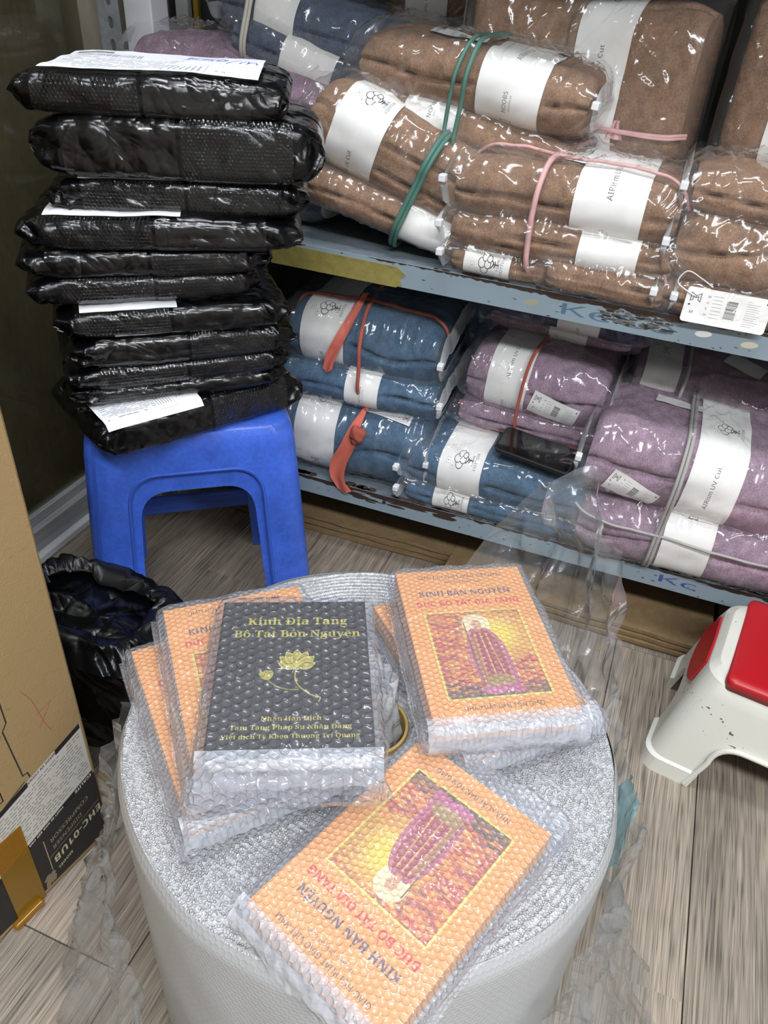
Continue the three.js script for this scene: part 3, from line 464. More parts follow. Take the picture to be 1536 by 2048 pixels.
// front right denim pair under the phone
pack({ label: 'lowest flat denim pack with white band behind the clear bag', color: C.denim, L: .38, W: .27, T: .05, pos: [-.235, LOW, Z(-1.35, .27)], rot: [0, -.02, .0], seed: 48, band: { x: -.085, w: .08, at: 1.2 }, zip: -1, layers: 2 });
pack({ label: 'denim pack with cotton flower band lying under the phone', color: C.denim, L: .38, W: .28, T: .095, pos: [-.235, .262, Z(-1.355, .28)], rot: [.10, -.03, .03], seed: 49, band: { x: -.07, w: .095, at: .30 }, zip: -1, layers: 2, r: .045 });
{ const t = thing('smartphone', 'black smartphone lying face up on the denim pack', 'phone', [-.165, .392, -1.386], [.20, -.13, -.06]);
  const s = (w, h, r) => { const q = new THREE.Shape(); q.moveTo(-w + r, -h); q.lineTo(w - r, -h); q.absarc(w - r, -h + r, r, -Math.PI / 2, 0); q.lineTo(w, h - r); q.absarc(w - r, h - r, r, 0, Math.PI / 2); q.lineTo(-w + r, h); q.absarc(-w + r, h - r, r, Math.PI / 2, Math.PI); q.lineTo(-w, -h + r); q.absarc(-w + r, -h + r, r, Math.PI, Math.PI * 1.5); return q; };
  mesh('phone_case', new THREE.ExtrudeGeometry(s(.079, .038, .010), { depth: .006, bevelEnabled: true, bevelSize: .0015, bevelThickness: .0015, bevelSegments: 3 }).rotateX(-Math.PI / 2), M.phoneCase, t);
  mesh('glass_front', new THREE.ExtrudeGeometry(s(.076, .035, .009), { depth: .001, bevelEnabled: false }).rotateX(-Math.PI / 2).translate(0, .0074, 0), M.phone, t); }
// mauve middle
pack({ label: 'mauve pack on bottom shelf under the M band mauve pack', color: C.mauve, L: .32, W: .24, T: .165, pos: [-.205, LOW, -1.62 + .0], rot: [0, 0, 0], seed: 50, film: false });
pack({ label: 'thin mauve pack below the coral string of the M band pack', color: C.mauve, L: .31, W: .24, T: .05, pos: [-.20, .376, Z(-1.452, .24)], rot: [0, 0, -.02], seed: 51, zip: 0, layers: 2 });
pack({ label: 'mauve pack with M logo band and tag, tied with coral string', color: C.mauve, L: .285, W: .25, T: .125, pos: [-.205, .418, Z(-1.452, .25)], rot: [0, -.02, -.04], seed: 52, band: { x: -.055, w: .085, at: .62 }, tags: [{ x: .05, s: .78, w: .10, h: .05, rot: .22 }], zip: 1, layers: 2, r: .055 });
loops('coral_string', 'coral string tying the M band mauve pack', 'string', M.coral, [-.203, .372, Z(-1.448, .25)], [0, -.01, -.03], { L: .30, W: .262, T: .18, seed: 52, r: .06 }, [{ x: -.012, r: .0035, skew: .012 }, { s: .875, ds: .01, r: .0042 }, { s: .868, ds: -.01, r: .004 }]);
pack({ label: 'small mauve pack with band in shade on top of M band pack', color: C.mauve, L: .30, W: .18, T: .05, pos: [-.19, .555, -1.66], rot: [0, 0, -.03], seed: 53, band: { x: .02, w: .08, at: .1 }, zip: 0 });
pack({ label: 'navy pack with cotton flower band under the upper shelf lip', color: C.navy, L: .33, W: .24, T: .085, pos: [-.19, .60, Z(-1.53, .24)], rot: [.1, 0, -.08], seed: 54, band: { x: .04, w: .085, at: .36 }, zip: 0 });
// mauve right
pack({ label: 'lower half of the big mauve bundle at the right of bottom shelf', color: C.mauve, L: .42, W: .28, T: .135, pos: [.155, LOW, Z(-1.325, .28)], rot: [0, .02, -.006], seed: 55, band: { x: .0, w: .092, at: .98 }, zip: 1, layers: 2, r: .055 });
pack({ label: 'upper half of the big mauve bundle with cotton band and tag', color: C.mauve, L: .40, W: .28, T: .15, pos: [.13, .343, Z(-1.335, .28)], rot: [.03, .02, -.06], seed: 56, band: { x: .03, w: .092, at: .50 }, tags: [{ x: -.105, s: .795, w: .10, h: .052, rot: .35 }, { x: -.06, s: .46, w: .09, h: .03, plain: 1, rot: .1 }], zip: -1, layers: 2, r: .06, lump: .008 });
loops('grey_string', 'grey string tied crosswise round the big mauve bundle', 'string', M.greyString, [.143, .212, Z(-1.33, .28)], [.01, .02, -.045], { L: .42, W: .292, T: .285, seed: 56, r: .06 }, [{ x: -.045, r: .0038 }, { x: -.052, r: .0035 }, { s: .79, ds: .0, r: .003 }]);
pack({ label: 'mauve pack on shelf behind the big mauve bundle', color: C.mauve, L: .40, W: .20, T: .24, pos: [.155, LOW, -1.745], rot: [0, 0, 0], seed: 57, film: false });
pack({ label: 'shaded mauve pack with grey string and white bands at right', color: C.mauve, L: .36, W: .24, T: .085, pos: [.15, .455, Z(-1.56, .24)], rot: [.12, .03, -.10], seed: 58, band: { x: -.13, w: .07, at: .1 }, tags: [{ x: .03, s: .52, w: .08, h: .05, plain: 1, rot: .4 }], zip: 0, layers: 2 });
loops('grey_string', 'grey string round the shaded mauve packs at right', 'string', M.greyString, [.15, .452, Z(-1.555, .24)], [.12, .03, -.10], { L: .37, W: .255, T: .10, seed: 58, r: .04 }, [{ x: -.085, r: .0038 }, { x: .11, r: .0038 }]);
pack({ label: 'mauve pack cut by right frame edge on bottom shelf', color: C.mauve, L: .24, W: .28, T: .13, pos: [.505, LOW, Z(-1.33, .28)], rot: [0, 0, 0], seed: 59, zip: -1 });

// ================================================================ BLUE STOOL
function rring(hw, hd, r, y, n = 6) { const P = []; for (const [sx, sz, a0] of [[1, 1, 0], [-1, 1, 1], [-1, -1, 2], [1, -1, 3]]) for (let i = 0; i <= n; i++) { const a = (a0 + i / n) * Math.PI / 2; P.push([sx * (hw - r) + r * Math.cos(a), y, sz * (hd - r) + r * Math.sin(a)]); } return P; }
function loft(rings) {
  const n = rings[0].length, pos = [], idx = [];
  rings.forEach(r => r.forEach(p => pos.push(...p)));
  for (let k = 0; k + 1 < rings.length; k++) for (let i = 0; i < n; i++) { const a = k * n + i, b = k * n + (i + 1) % n, c = a + n, d = b + n; idx.push(a, c, b, b, c, d); }
  for (const [k, f] of [[0, 1], [rings.length - 1, 0]]) { const c = pos.length / 3, R = rings[k]; pos.push(R.reduce((s, p) => s + p[0], 0) / n, R[0][1], R.reduce((s, p) => s + p[2], 0) / n); for (let i = 0; i < n; i++) { const a = k * n + i, b = k * n + (i + 1) % n; f ? idx.push(c, a, b) : idx.push(c, b, a); } }
  let g = new THREE.BufferGeometry(); g.setAttribute('position', new THREE.Float32BufferAttribute(pos, 3)); g.setAttribute('uv', new THREE.Float32BufferAttribute(new Float32Array(pos.length / 3 * 2), 2)); g.setIndex(idx); g.computeVertexNormals(); return g;
}
const ev = new Evaluator(); ev.attributes = ['position', 'normal', 'uv']; ev.useGroups = false;
const sub = (a, ...bs) => { let x = new Brush(a); x.updateMatrixWorld(); for (const b of bs) { const y = new Brush(b); y.updateMatrixWorld(); x = ev.evaluate(x, y, SUBTRACTION); x.updateMatrixWorld(); } return x.geometry; };
function archShape(wb, wt, top, r, y0 = -.02) { const s = new THREE.Shape(); s.moveTo(-wb, y0); s.lineTo(-wt, top - r); s.quadraticCurveTo(-wt + .004, top, -wt + r, top); s.lineTo(wt - r, top); s.quadraticCurveTo(wt - .004, top, wt, top - r); s.lineTo(wb, y0); s.closePath(); return s; }
{
  const e = [.802, -.598], yaw = Math.atan2(.598, .802);
  const half = .170 * .82, cx = -.702 - .598 * half - .802 * .012, cz = -.996 - .802 * half + .598 * .012;
  const t = thing('plastic_stool', 'tall blue plastic stool carrying the stack of black parcels', 'stool', [cx, 0, cz], [0, yaw, 0]); t.scale.set(1.04, 1.064, .82);
  const Rg = [rring(.212, .212, .034, 0), rring(.1925, .1925, .036, .25), rring(.1785, .1785, .038, .43), rring(.175, .175, .04, .452), rring(.168, .168, .04, .464), rring(.156, .156, .038, .4695), rring(.14, .14, .034, .470)];
  const Ig = [rring(.209, .209, .03, -.02), rring(.1885, .1885, .032, .25), rring(.1745, .1745, .034, .43), rring(.16, .16, .034, .460)];
  const ar = (d) => { const g = new THREE.ExtrudeGeometry(archShape(.132, .114, .392, .055), { depth: .6, bevelEnabled: false, curveSegments: 10 }).translate(0, 0, -.3); return d ? g.rotateY(Math.PI / 2) : g; };
  const prep = (g) => { if (!g.index) { const n = g.attributes.position.count, ix = []; for (let i = 0; i < n; i++) ix.push(i); g.setIndex(ix); } return g; };
  let body = sub(loft(Rg), loft(Ig), prep(ar(0)), prep(ar(1)));
  body = toCreasedNormals(body, .6); mesh('seat_and_legs', boxUV(body), M.blue, t);
  for (let k = 0; k < 4; k++) { // recessed second arch behind each opening
    const s = new THREE.Shape(), o = archShape(.146, .126, .408, .055, .002).getPoints(10), q = archShape(.121, .101, .356, .055, .002).getPoints(10);
    const clean = (P) => P.filter((a, i) => !i || a.distanceTo(P[i - 1]) > 1e-6).filter((a, i, B) => !(i === B.length - 1 && a.distanceTo(B[0]) < 1e-6));
    const O = clean(o), I = clean(q).reverse(); s.setFromPoints([...O, ...I]); // a U-shaped band
    const g = new THREE.ExtrudeGeometry(s, { depth: .004, bevelEnabled: false }), p = g.attributes.position;
    for (let i = 0; i < p.count; i++) p.setZ(i, p.getZ(i) + .2095 - .0785 * p.getY(i) - .0155);
    g.computeVertexNormals(); g.rotateY(k * Math.PI / 2); mesh('arch_panel', boxUV(g), M.blue, t);
    const P = clean(archShape(.1345, .1165, .395, .055, .004).getPoints(10)).map(a => [a.x, a.y, .2125 - .0785 * a.y]);
    mesh('arch_rim', tube(P, .0026, 120, false, 6).rotateY(k * Math.PI / 2), M.blue, t);
  }
  mesh('rung', rbox(.36, .05, .012, .003, 0, .205, -.188), M.blue, t); mesh('rung', rbox(.012, .05, .36, .003, -.188, .165, 0), M.blue, t); mesh('rung', rbox(.012, .05, .36, .003, .188, .165, 0), M.blue, t);
  mesh('rung', rbox(.37, .042, .012, .003, 0, .14, -.193), M.blue, t);
  const sc = new THREE.Shape(); sc.moveTo(-.03, .012); sc.lineTo(.03, .014); sc.lineTo(.018, -.012); sc.lineTo(.002, -.042); sc.lineTo(-.018, -.012); sc.closePath();
  mesh('tape_scrap', new THREE.ExtrudeGeometry(sc, { depth: .0006, bevelEnabled: false }).rotateX(-.08).translate(.025, .448, .1775), M.tapeCrinkle, t);
}
// ================================================================ BLACK PARCELS
{
  const K = .958, e = [.802 * K, -.598 * K], n = [.598 * K, .802 * K], A = [-.853 * K, -.95 * K];
  // along, length, base, thickness, extra turn, front offset, label [x, width, reach past the front edge], wording
  const D = [
    [.125, .365, .988, .050, -.19, .03, [.0, .30, 0, .23], 'topmost black mailer parcel with large white shipping label on top'],
    [.16, .40, .905, .083, -.18, .035, [-.03, .27, .0], 'thickest black mailer parcel, second from the top of stack'],
    [.155, .37, .852, .050, -.15, .02, [.0, .29, .010], 'black mailer parcel third from top with white label strip in front'],
    [.122, .41, .805, .045, -.13, .035, [-.07, .20, .006], 'black mailer parcel fourth from top with bubbly shiny tape'],
    [.10, .37, .762, .040, 0, .02, null, 'black mailer parcel fifth from top without visible label'],
    [.095, .345, .720, .041, .05, .015, [.09, .14, .007], 'black mailer parcel sixth from top with label at right'],
    [.135, .365, .666, .042, .06, .02, [-.075, .15, .009], 'black mailer parcel seventh from top with label at left'],
    [.148, .36, .613, .048, .10, .015, [.02, .27, .006], 'black mailer parcel eighth from top, fourth from stool'],
    [.134, .36, .573, .038, .12, .01, [.12, .10, .004], 'black mailer parcel third from the blue stool'],
    [.134, .36, .545, .027, .13, .005, null, 'thin black mailer parcel second from the blue stool'],
    [.175, .39, .4695, .066, .40, .012, [-.10, .17, .016], 'lowest black mailer parcel lying on the blue stool'],
  ];
  D.forEach(([al, L, y, T, turn, front, lab, label], k) => {
    const W = k ? .25 : .30, yaw = Math.atan2(.598, .802) + turn, nx = Math.sin(yaw), nz = Math.cos(yaw);
    const fx = A[0] + e[0] * al + n[0] * front, fz = A[1] + e[1] * al + n[1] * front;
    const t = thing('mailer_parcel', label, 'parcel', [fx - nx * W * K / 2, 1.18 - (1.18 - y) * K + (k === 10 ? .001 : 0), fz - nz * W * K / 2], [0, yaw, 0], 'black parcels stacked on the blue stool'); t.scale.setScalar(K);
    const S = surf({ L: L + .02, W, T, r: Math.min(T * .34, .014), seed: 60 + k * 3, lump: .003, k: 11, endT: .10, endP: 7, endW: .14, bulge: .0 });
    const det = (x, s, yy, z, ny, nz2, u) => { const q = 1 - Math.abs(n3(x * 16 + k, s * S.per * 14, k * 2.3)) * 2.2, q2 = 1 - Math.abs(n3(x * 34 + k, s * S.per * 11, k + 9)) * 2.2, ee = smooth(.62, .95, u); return (.005 * Math.pow(Math.max(0, q), 3) + .004 * Math.pow(Math.max(0, q2), 3)) * (.35 + 1.5 * ee) * (ny > .5 ? .3 : 1) - .012 * ee * smooth(.1, .5, n3(s * S.per * 22, x * 6, k)) * (1 - Math.abs(ny)); };
    mesh('mailer', skin(S, 84, 96, 0, det), M.mailer, t);
    const lw = L * .80, hh = T * .9 + .05;
    for (let q = 0; q < 2; q++) mesh('packing_tape', patch(S, (q ? 1 : -1) * lw * .26 + .01 * (k % 3 - 1), S.frontMid - .012 + .006 * q, lw * .5, hh, (k % 3 - 1) * .02, (.0055) + .0012 * q, 26, 16, (i, j, x, s) => [x, s * S.per]), (k + q) % 3 === 1 ? M.tapeCrinkle : M.tape, t);
    if (lab) { const h = lab[3] ?? .15; mesh('shipping_label', patch(S, lab[0], S.front - (h / 2 - lab[2]) / S.per - .022 / S.per, lab[1], h, 0, .0075, 24, 16), M.ship, t); }
  });
}
// ================================================================ RED AND WHITE STEP STOOL
{
  const t = thing('step_stool', 'low cream and red plastic stool cut by right frame edge', 'stool', [.415, 0, -1.15], [0, -.16, 0]); t.scale.setScalar(1.1);
  const R = [[.205, .142, .03, 0], [.203, .140, .03, .03], [.196, .136, .03, .034], [.165, .115, .035, .18], [.158, .108, .04, .207], [.146, .097, .04, .219], [.13, .085, .04, .222]].map(a => rring(...a));
  const I = [[.199, .136, .026, -.02], [.16, .109, .03, .18], [.14, .09, .03, .212]].map(a => rring(...a));
  const prep = (g) => { if (!g.index) { const n = g.attributes.position.count, ix = []; for (let i = 0; i < n; i++) ix.push(i); g.setIndex(ix); } return g; };
  const a1 = prep(new THREE.ExtrudeGeometry(archShape(.125, .105, .105, .045), { depth: .6, bevelEnabled: false, curveSegments: 8 }).translate(0, 0, -.3));
  const a2 = prep(new THREE.ExtrudeGeometry(archShape(.065, .05, .09, .035), { depth: .8, bevelEnabled: false, curveSegments: 8 }).translate(0, 0, -.4).rotateY(Math.PI / 2));
  mesh('body', boxUV(toCreasedNormals(sub(loft(R), loft(I), a1, a2), .5)), M.cream, t);
  { const P = archShape(.127, .107, .108, .045, .004).getPoints(8).slice(0, -1).map(q => [q.x, q.y, .1405 - .15 * Math.max(0, q.y - .03)]); mesh('arch_rim', mergeGeometries([tube(P, .0045, 80, false, 8), tube(P.map(p => [p[0], p[1], -p[2]]), .0045, 80, false, 8)]), M.cream, t); }
  const pad = loft([rring(.128, .111, .012, .203), rring(.128, .1115, .012, .2165), rring(.127, .109, .014, .2235), rring(.12, .10, .016, .2258), rring(.10, .08, .016, .2262)]).translate(-.002, 0, 0);
  mesh('seat_pad', pad, M.red, t);
  const ps = new THREE.Shape(); ps.moveTo(-.07, 0); ps.quadraticCurveTo(-.05, -.022, 0, -.024); ps.quadraticCurveTo(.05, -.022, .07, 0); ps.lineTo(.062, .042); ps.quadraticCurveTo(0, .052, -.062, .042); ps.closePath();
  const pg2 = new THREE.ExtrudeGeometry(ps, { depth: .002, bevelEnabled: true, bevelSize: .001, bevelThickness: .001, bevelSegments: 2, curveSegments: 10 }).rotateX(-.30).rotateY(-Math.PI / 2).translate(-.1735, .158, 0);
  tag(mesh('end_panel', pg2, M.red, t), 'red panel inset in the narrow end');
}
// ================================================================ BUBBLE ROLL
const RX = -.187, RZ = -.54, RR = .277, RH = .478;
{
  const t = thing('bubble_wrap_roll', 'large upright roll of bubble wrap used as a packing table', 'bubble wrap', [RX, 0, RZ]);
  const rad = (a) => RR * (1 + .012 * Math.sin(2 * a + 1) + .006 * Math.sin(5 * a));
  const rz = (r, a) => RH + .004 * n3(Math.cos(a) * r * 14, Math.sin(a) * r * 14, 2) + .0009 * Math.sin(r * 900 + a + 3 * n3(Math.cos(a) * 3, Math.sin(a) * 3, r * 20));
  const top = gridGeo(150, 220, (i, j) => { const a = -j * Math.PI * 2, R = rad(a), r = .04 + (R - .006 - .04) * i, x = r * Math.cos(a), z = r * Math.sin(a); return { p: [x, rz(r, a), z], uv: [a * r * .9 + .2 * Math.sin(a), r * 1.0] }; });
  for (let i = 0; i < top.attributes.position.count; i++) top.attributes.uv.setXY(i, top.attributes.position.getX(i), top.attributes.position.getZ(i));
  mesh('wound_edges', top, M.rollEdge, t);
  mesh('outer_layer', gridGeo(30, 260, (i, j) => { const a = j * Math.PI * 2, R = rad(a) + .0025 * n3(Math.cos(a) * 4, i * 4, Math.sin(a) * 4), e = smooth(.955, 1, i); return { p: [(R - .007 * e * e) * Math.cos(a), i * (RH + .0015), (R - .007 * e * e) * Math.sin(a)], uv: [j * 2 * Math.PI * RR, i * RH] }; }, true), M.rollSide, t);
  const tb = (r, h0, h1) => new THREE.LatheGeometry([new THREE.Vector2(r - .004, h0), new THREE.Vector2(r, h0), new THREE.Vector2(r, h1 - .001), new THREE.Vector2(r - .001, h1), new THREE.Vector2(r - .0035, h1), new THREE.Vector2(r - .004, h1 - .001), new THREE.Vector2(r - .004, h0)], 48);
  mesh('cardboard_core', tb(.043, .002, RH + .006), M.core, t);
  // loose inner end of the sheet pulled up out of the core
  mesh('loose_inner_end', gridGeo(40, 60, (i, j) => { const a = j * Math.PI * 2, q = .036 - .012 * i * i + .009 * n3(Math.cos(a) * 2.2, i * 3, Math.sin(a) * 2.2) + .006 * n3(Math.cos(a) * 5, i * 8, Math.sin(a) * 5); return { p: [q * Math.cos(a) - .006 * i, RH - .1 + .165 * i + .012 * n3(Math.cos(a) * 2, 3, Math.sin(a) * 2) * i, q * Math.sin(a) - .012 * i], uv: [j * .25, i * .17] }; }, true), M.bubbleLoose, t);
}
// clear plastic sleeve slipped down round the roll, one tall lobe standing up behind
{
  const t = thing('clear_plastic_sleeve', 'crumpled clear plastic sleeve bunched around the bubble wrap roll', 'plastic sheet', [RX, 0, RZ]);
  const ang = (d) => d * Math.PI / 180, bump = (a, c, w) => { let d = Math.atan2(Math.sin(a - c), Math.cos(a - c)); return Math.exp(-d * d / (w * w)); };
  // angle measured from +x towards +z
  mesh('film', gridGeo(46, 420, (v, j) => {
    const a = j * Math.PI * 2; const right = bump(a, ang(8), .9), left = bump(a, ang(170), .8), front = bump(a, ang(95), .7), back = bump(a, ang(-68), .52);
    const h = .17 + .24 * right + .25 * left + .02 * front + .46 * back + .03 * n3(Math.cos(a) * 4, Math.sin(a) * 4, 5);
    const y = v * h; const hi = Math.max(0, y - .3);
    const out = .018 + (.075 * (1 - v) * (1 - v) * (1 + .7 * right + .3 * left)) + .07 * back * smooth(.15, .5, y) + .025 * left * (1 - v * .7);
    const fold = .016 * Math.sin(a * 23 + 3 * n3(Math.cos(a) * 3, y * 5, Math.sin(a) * 3)) * (.35 + .65 * (1 - v)) * n3(Math.cos(a) * 6, y * 6, Math.sin(a) * 6) + .02 * (n3(Math.cos(a) * 9, y * 9, Math.sin(a) * 9) + .2) + .05 * back * n3(Math.cos(a) * 9, y * 9, Math.sin(a) * 9) + .02 * back * (1 - 2 * Math.abs(n3(Math.cos(a) * 18, y * 12, Math.sin(a) * 18)));
    const rd = 1 - Math.abs(n3(Math.cos(a) * 11 + y * 2, y * 3, Math.sin(a) * 11)) * 2.4, r = RR + Math.max(.006, out + fold + .014 * Math.pow(Math.max(0, rd), 3));
    return { p: [r * Math.cos(a), .003 + y + .006 * (1 + n3(a * 5, v * 3, 1)) * (1 - v), r * Math.sin(a)], uv: [a * RR, y] };
  }, true), M.sleeve, t);
}
{ // pale blue plastic scrap caught between sleeve and roll
  const t = thing('blue_plastic_scrap', 'pale blue plastic scrap caught in the sleeve at right of roll', 'plastic scrap', [RX, 0, RZ]);
  mesh('film', gridGeo(16, 20, (v, j) => { const a = -.10 - .26 * j, w = .25 + .75 * Math.sin(Math.PI * (.12 + .7 * v)), r = RR + .012 + .012 * v + .010 * (n3(v * 4, j * 5, 2) + .4), aa = -.23 + (a + .23) * w; return { p: [r * Math.cos(aa), .30 + .135 * v, r * Math.sin(aa)], uv: [j * .08, v * .13] }; }), phy({ color: 0xb9dde6, transmission: .6, roughness: .2, ior: 1.5, bumpMap: rep(crumpleTex, .12), bumpScale: .008, side: THREE.DoubleSide }), t);
}
// ================================================================ WRAPPED BOOKS
const orangeTex = canvasTex(640, 960, (g, w, h) => {
  g.fillStyle = '#f0a043'; g.fillRect(0, 0, w, h); g.textAlign = 'center';
  vi(g, 'GIÁO HỘI PHẬT GIÁO VIỆT NAM', w / 2, 62, 30, '', 'sans-serif', '#4a3550'); vi(g, 'THÀNH HỘI PHẬT GIÁO', w / 2, 98, 20, '', 'sans-serif', '#6a5560');
  vi(g, 'KINH BẢN NGUYỆN', w / 2, 190, 50, 'bold', 'sans-serif', '#5a3a58');
  vi(g, 'ĐỨC BỒ TÁT ĐỊA TẠNG', w / 2, 262, 48, 'bold', 'sans-serif', '#d6242c');
  const X = 90, Y = 310, PW = 460, PH = 530; g.fillStyle = '#d8742c'; g.fillRect(X, Y, PW, PH);
  const r = rng(8); g.save(); g.beginPath(); g.rect(X, Y, PW, PH); g.clip();
  g.globalAlpha = .6; for (let i = 0; i < 900; i++) { const x = X + r() * PW, y = Y + r() * PH; g.fillStyle = ['#c8442a', '#e8a53a', '#a8352e', '#f0c04a', '#8c3a44', '#e07a30'][Math.floor(r() * 6)]; g.beginPath(); g.ellipse(x, y, 8 + r() * 40, 2 + r() * 9, (r() - .5) * .7, 0, 7); g.fill(); } g.globalAlpha = .8;
  for (let i = 0; i < 60; i++) { g.fillStyle = ['#5a3528', '#6d4a2c', '#8a5a30'][i % 3]; g.beginPath(); g.ellipse(X + r() * PW, Y + PH - r() * r() * 90, 18 + r() * 40, 5 + r() * 10, 0, 0, 7); g.fill(); }
  g.globalAlpha = .16; for (let i = 0; i < 16; i++) { g.fillStyle = i < 8 ? '#e8b830' : '#f6e63c'; g.beginPath(); g.ellipse(X + 310, Y + 165, 190 - i * 10, 190 - i * 10, 0, 0, 7); g.fill(); } g.globalAlpha = .85;
  g.fillStyle = '#f4ecc0'; g.beginPath(); g.arc(X + 228, Y + 88, 66, 0, 7); g.fill();
  g.fillStyle = '#b8567e'; g.beginPath(); g.moveTo(X + 190, Y + 120); g.bezierCurveTo(X + 130, Y + 220, X + 150, Y + 330, X + 165, Y + 440); g.lineTo(X + 200, Y + 500); g.lineTo(X + 330, Y + 500); g.bezierCurveTo(X + 350, Y + 440, X + 330, Y + 300, X + 330, Y + 260); g.bezierCurveTo(X + 320, Y + 180, X + 290, Y + 130, X + 262, Y + 118); g.closePath(); g.fill();
  g.fillStyle = '#a32a38'; g.beginPath(); g.moveTo(X + 200, Y + 126); g.bezierCurveTo(X + 150, Y + 220, X + 168, Y + 330, X + 180, Y + 420); g.lineTo(X + 305, Y + 420); g.bezierCurveTo(X + 315, Y + 300, X + 310, Y + 180, X + 258, Y + 124); g.closePath(); g.fill();
  g.strokeStyle = '#d8b24a'; g.lineWidth = 7; for (const d of [0, 26, 52]) { g.beginPath(); g.moveTo(X + 205 + d, Y + 150); g.lineTo(X + 200 + d * 1.6, Y + 410); g.stroke(); }
  g.fillStyle = '#b07a3e'; g.beginPath(); g.moveTo(X + 178, Y + 170); g.lineTo(X + 205, Y + 165); g.lineTo(X + 200, Y + 420); g.lineTo(X + 176, Y + 420); g.fill();
  g.fillStyle = '#d79a74'; g.beginPath(); g.ellipse(X + 228, Y + 92, 24, 32, 0, 0, 7); g.fill(); g.fillRect(X + 214, Y + 112, 28, 26); g.fillStyle = '#6d4a3a'; g.fillRect(X + 217, Y + 88, 8, 4); g.fillRect(X + 232, Y + 88, 8, 4); g.fillStyle = '#9a4a3c'; g.fillRect(X + 222, Y + 108, 13, 3);
  g.fillStyle = '#a58a3a'; g.beginPath(); g.ellipse(X + 250, Y + 440, 72, 36, 0, 0, 7); g.fill(); g.fillStyle = '#c9a878'; for (const d of [-22, 22]) { g.beginPath(); g.ellipse(X + 250 + d, Y + 462, 14, 9, 0, 0, 7); g.fill(); }
  g.fillStyle = '#c25a86'; for (let i = 0; i < 9; i++) { g.beginPath(); g.ellipse(X + 175 + i * 20, Y + 492 + 6 * Math.sin(i), 15, 22, (i - 4) * .2, 0, 7); g.fill(); }
  g.strokeStyle = '#6d4a2c'; g.lineWidth = 5; g.beginPath(); g.moveTo(X + 170, Y + 70); g.lineTo(X + 178, Y + 470); g.stroke(); g.restore();
  g.strokeStyle = '#dcd84e'; g.lineWidth = 9; g.strokeRect(X, Y, PW, PH);
  vi(g, 'NHÀ XUẤT BẢN TÔN GIÁO', w / 2, 902, 30, '', 'sans-serif', '#4a3550');
});
const blackTex = canvasTex(640, 860, (g, w, h) => {
  g.fillStyle = '#1b1c21'; g.fillRect(0, 0, w, h); g.textAlign = 'center'; vi(g, 'Kinh Địa Tạng', w / 2 + 14, 150, 62, 'bold', 'serif', '#c3b450'); vi(g, 'Bồ Tát Bổn Nguyện', w / 2 + 14, 228, 58, 'bold', 'serif', '#c3b450');
  g.strokeStyle = '#c3b450'; g.fillStyle = '#a99b42'; g.lineWidth = 4; const x = 335, y = 410;
  for (const [a, l] of [[-1.25, 80], [-.85, 95], [-.45, 100], [0, 104], [.45, 100], [.85, 95], [1.25, 80]]) { g.save(); g.translate(x, y); g.rotate(a); g.beginPath(); g.moveTo(0, 0); g.bezierCurveTo(-36, -l * .4, -20, -l * .8, 0, -l); g.bezierCurveTo(20, -l * .8, 36, -l * .4, 0, 0); g.fill(); g.strokeStyle = '#d8cb70'; g.stroke(); g.restore(); }
  g.lineWidth = 6; g.strokeStyle = '#b5a748'; g.beginPath(); g.moveTo(x, y); g.bezierCurveTo(x - 20, y + 80, x + 10, y + 110, x + 60, y + 150); g.bezierCurveTo(x + 90, y + 170, x + 110, y + 150, x + 90, y + 190); g.stroke();
  g.lineWidth = 4; g.beginPath(); g.moveTo(x + 10, y + 120); g.bezierCurveTo(x - 60, y + 130, x - 100, y + 90, x - 120, y + 60); g.stroke(); for (const a of [-.5, 0, .5]) { g.save(); g.translate(x - 118, y + 62); g.rotate(a - .2); g.beginPath(); g.ellipse(0, -22, 13, 26, 0, 0, 7); g.fill(); g.stroke(); g.restore(); }
  vi(g, 'Nhân Hán Dịch', w / 2, 690, 31, 'bold', 'serif', '#c3b450'); vi(g, 'Tam Tạng Pháp Sư Nhân Đàng', w / 2, 733, 31, 'bold', 'serif', '#c3b450'); vi(g, 'Việt dịch Tỳ Kheo Thượng Trí Quang', w / 2, 776, 29, 'bold', 'serif', '#c3b450');
});
const orangeFront = std({ color: 0xffffff, roughness: .45, map: orangeTex }), blackFront = std({ color: 0xffffff, roughness: .45, map: blackTex });
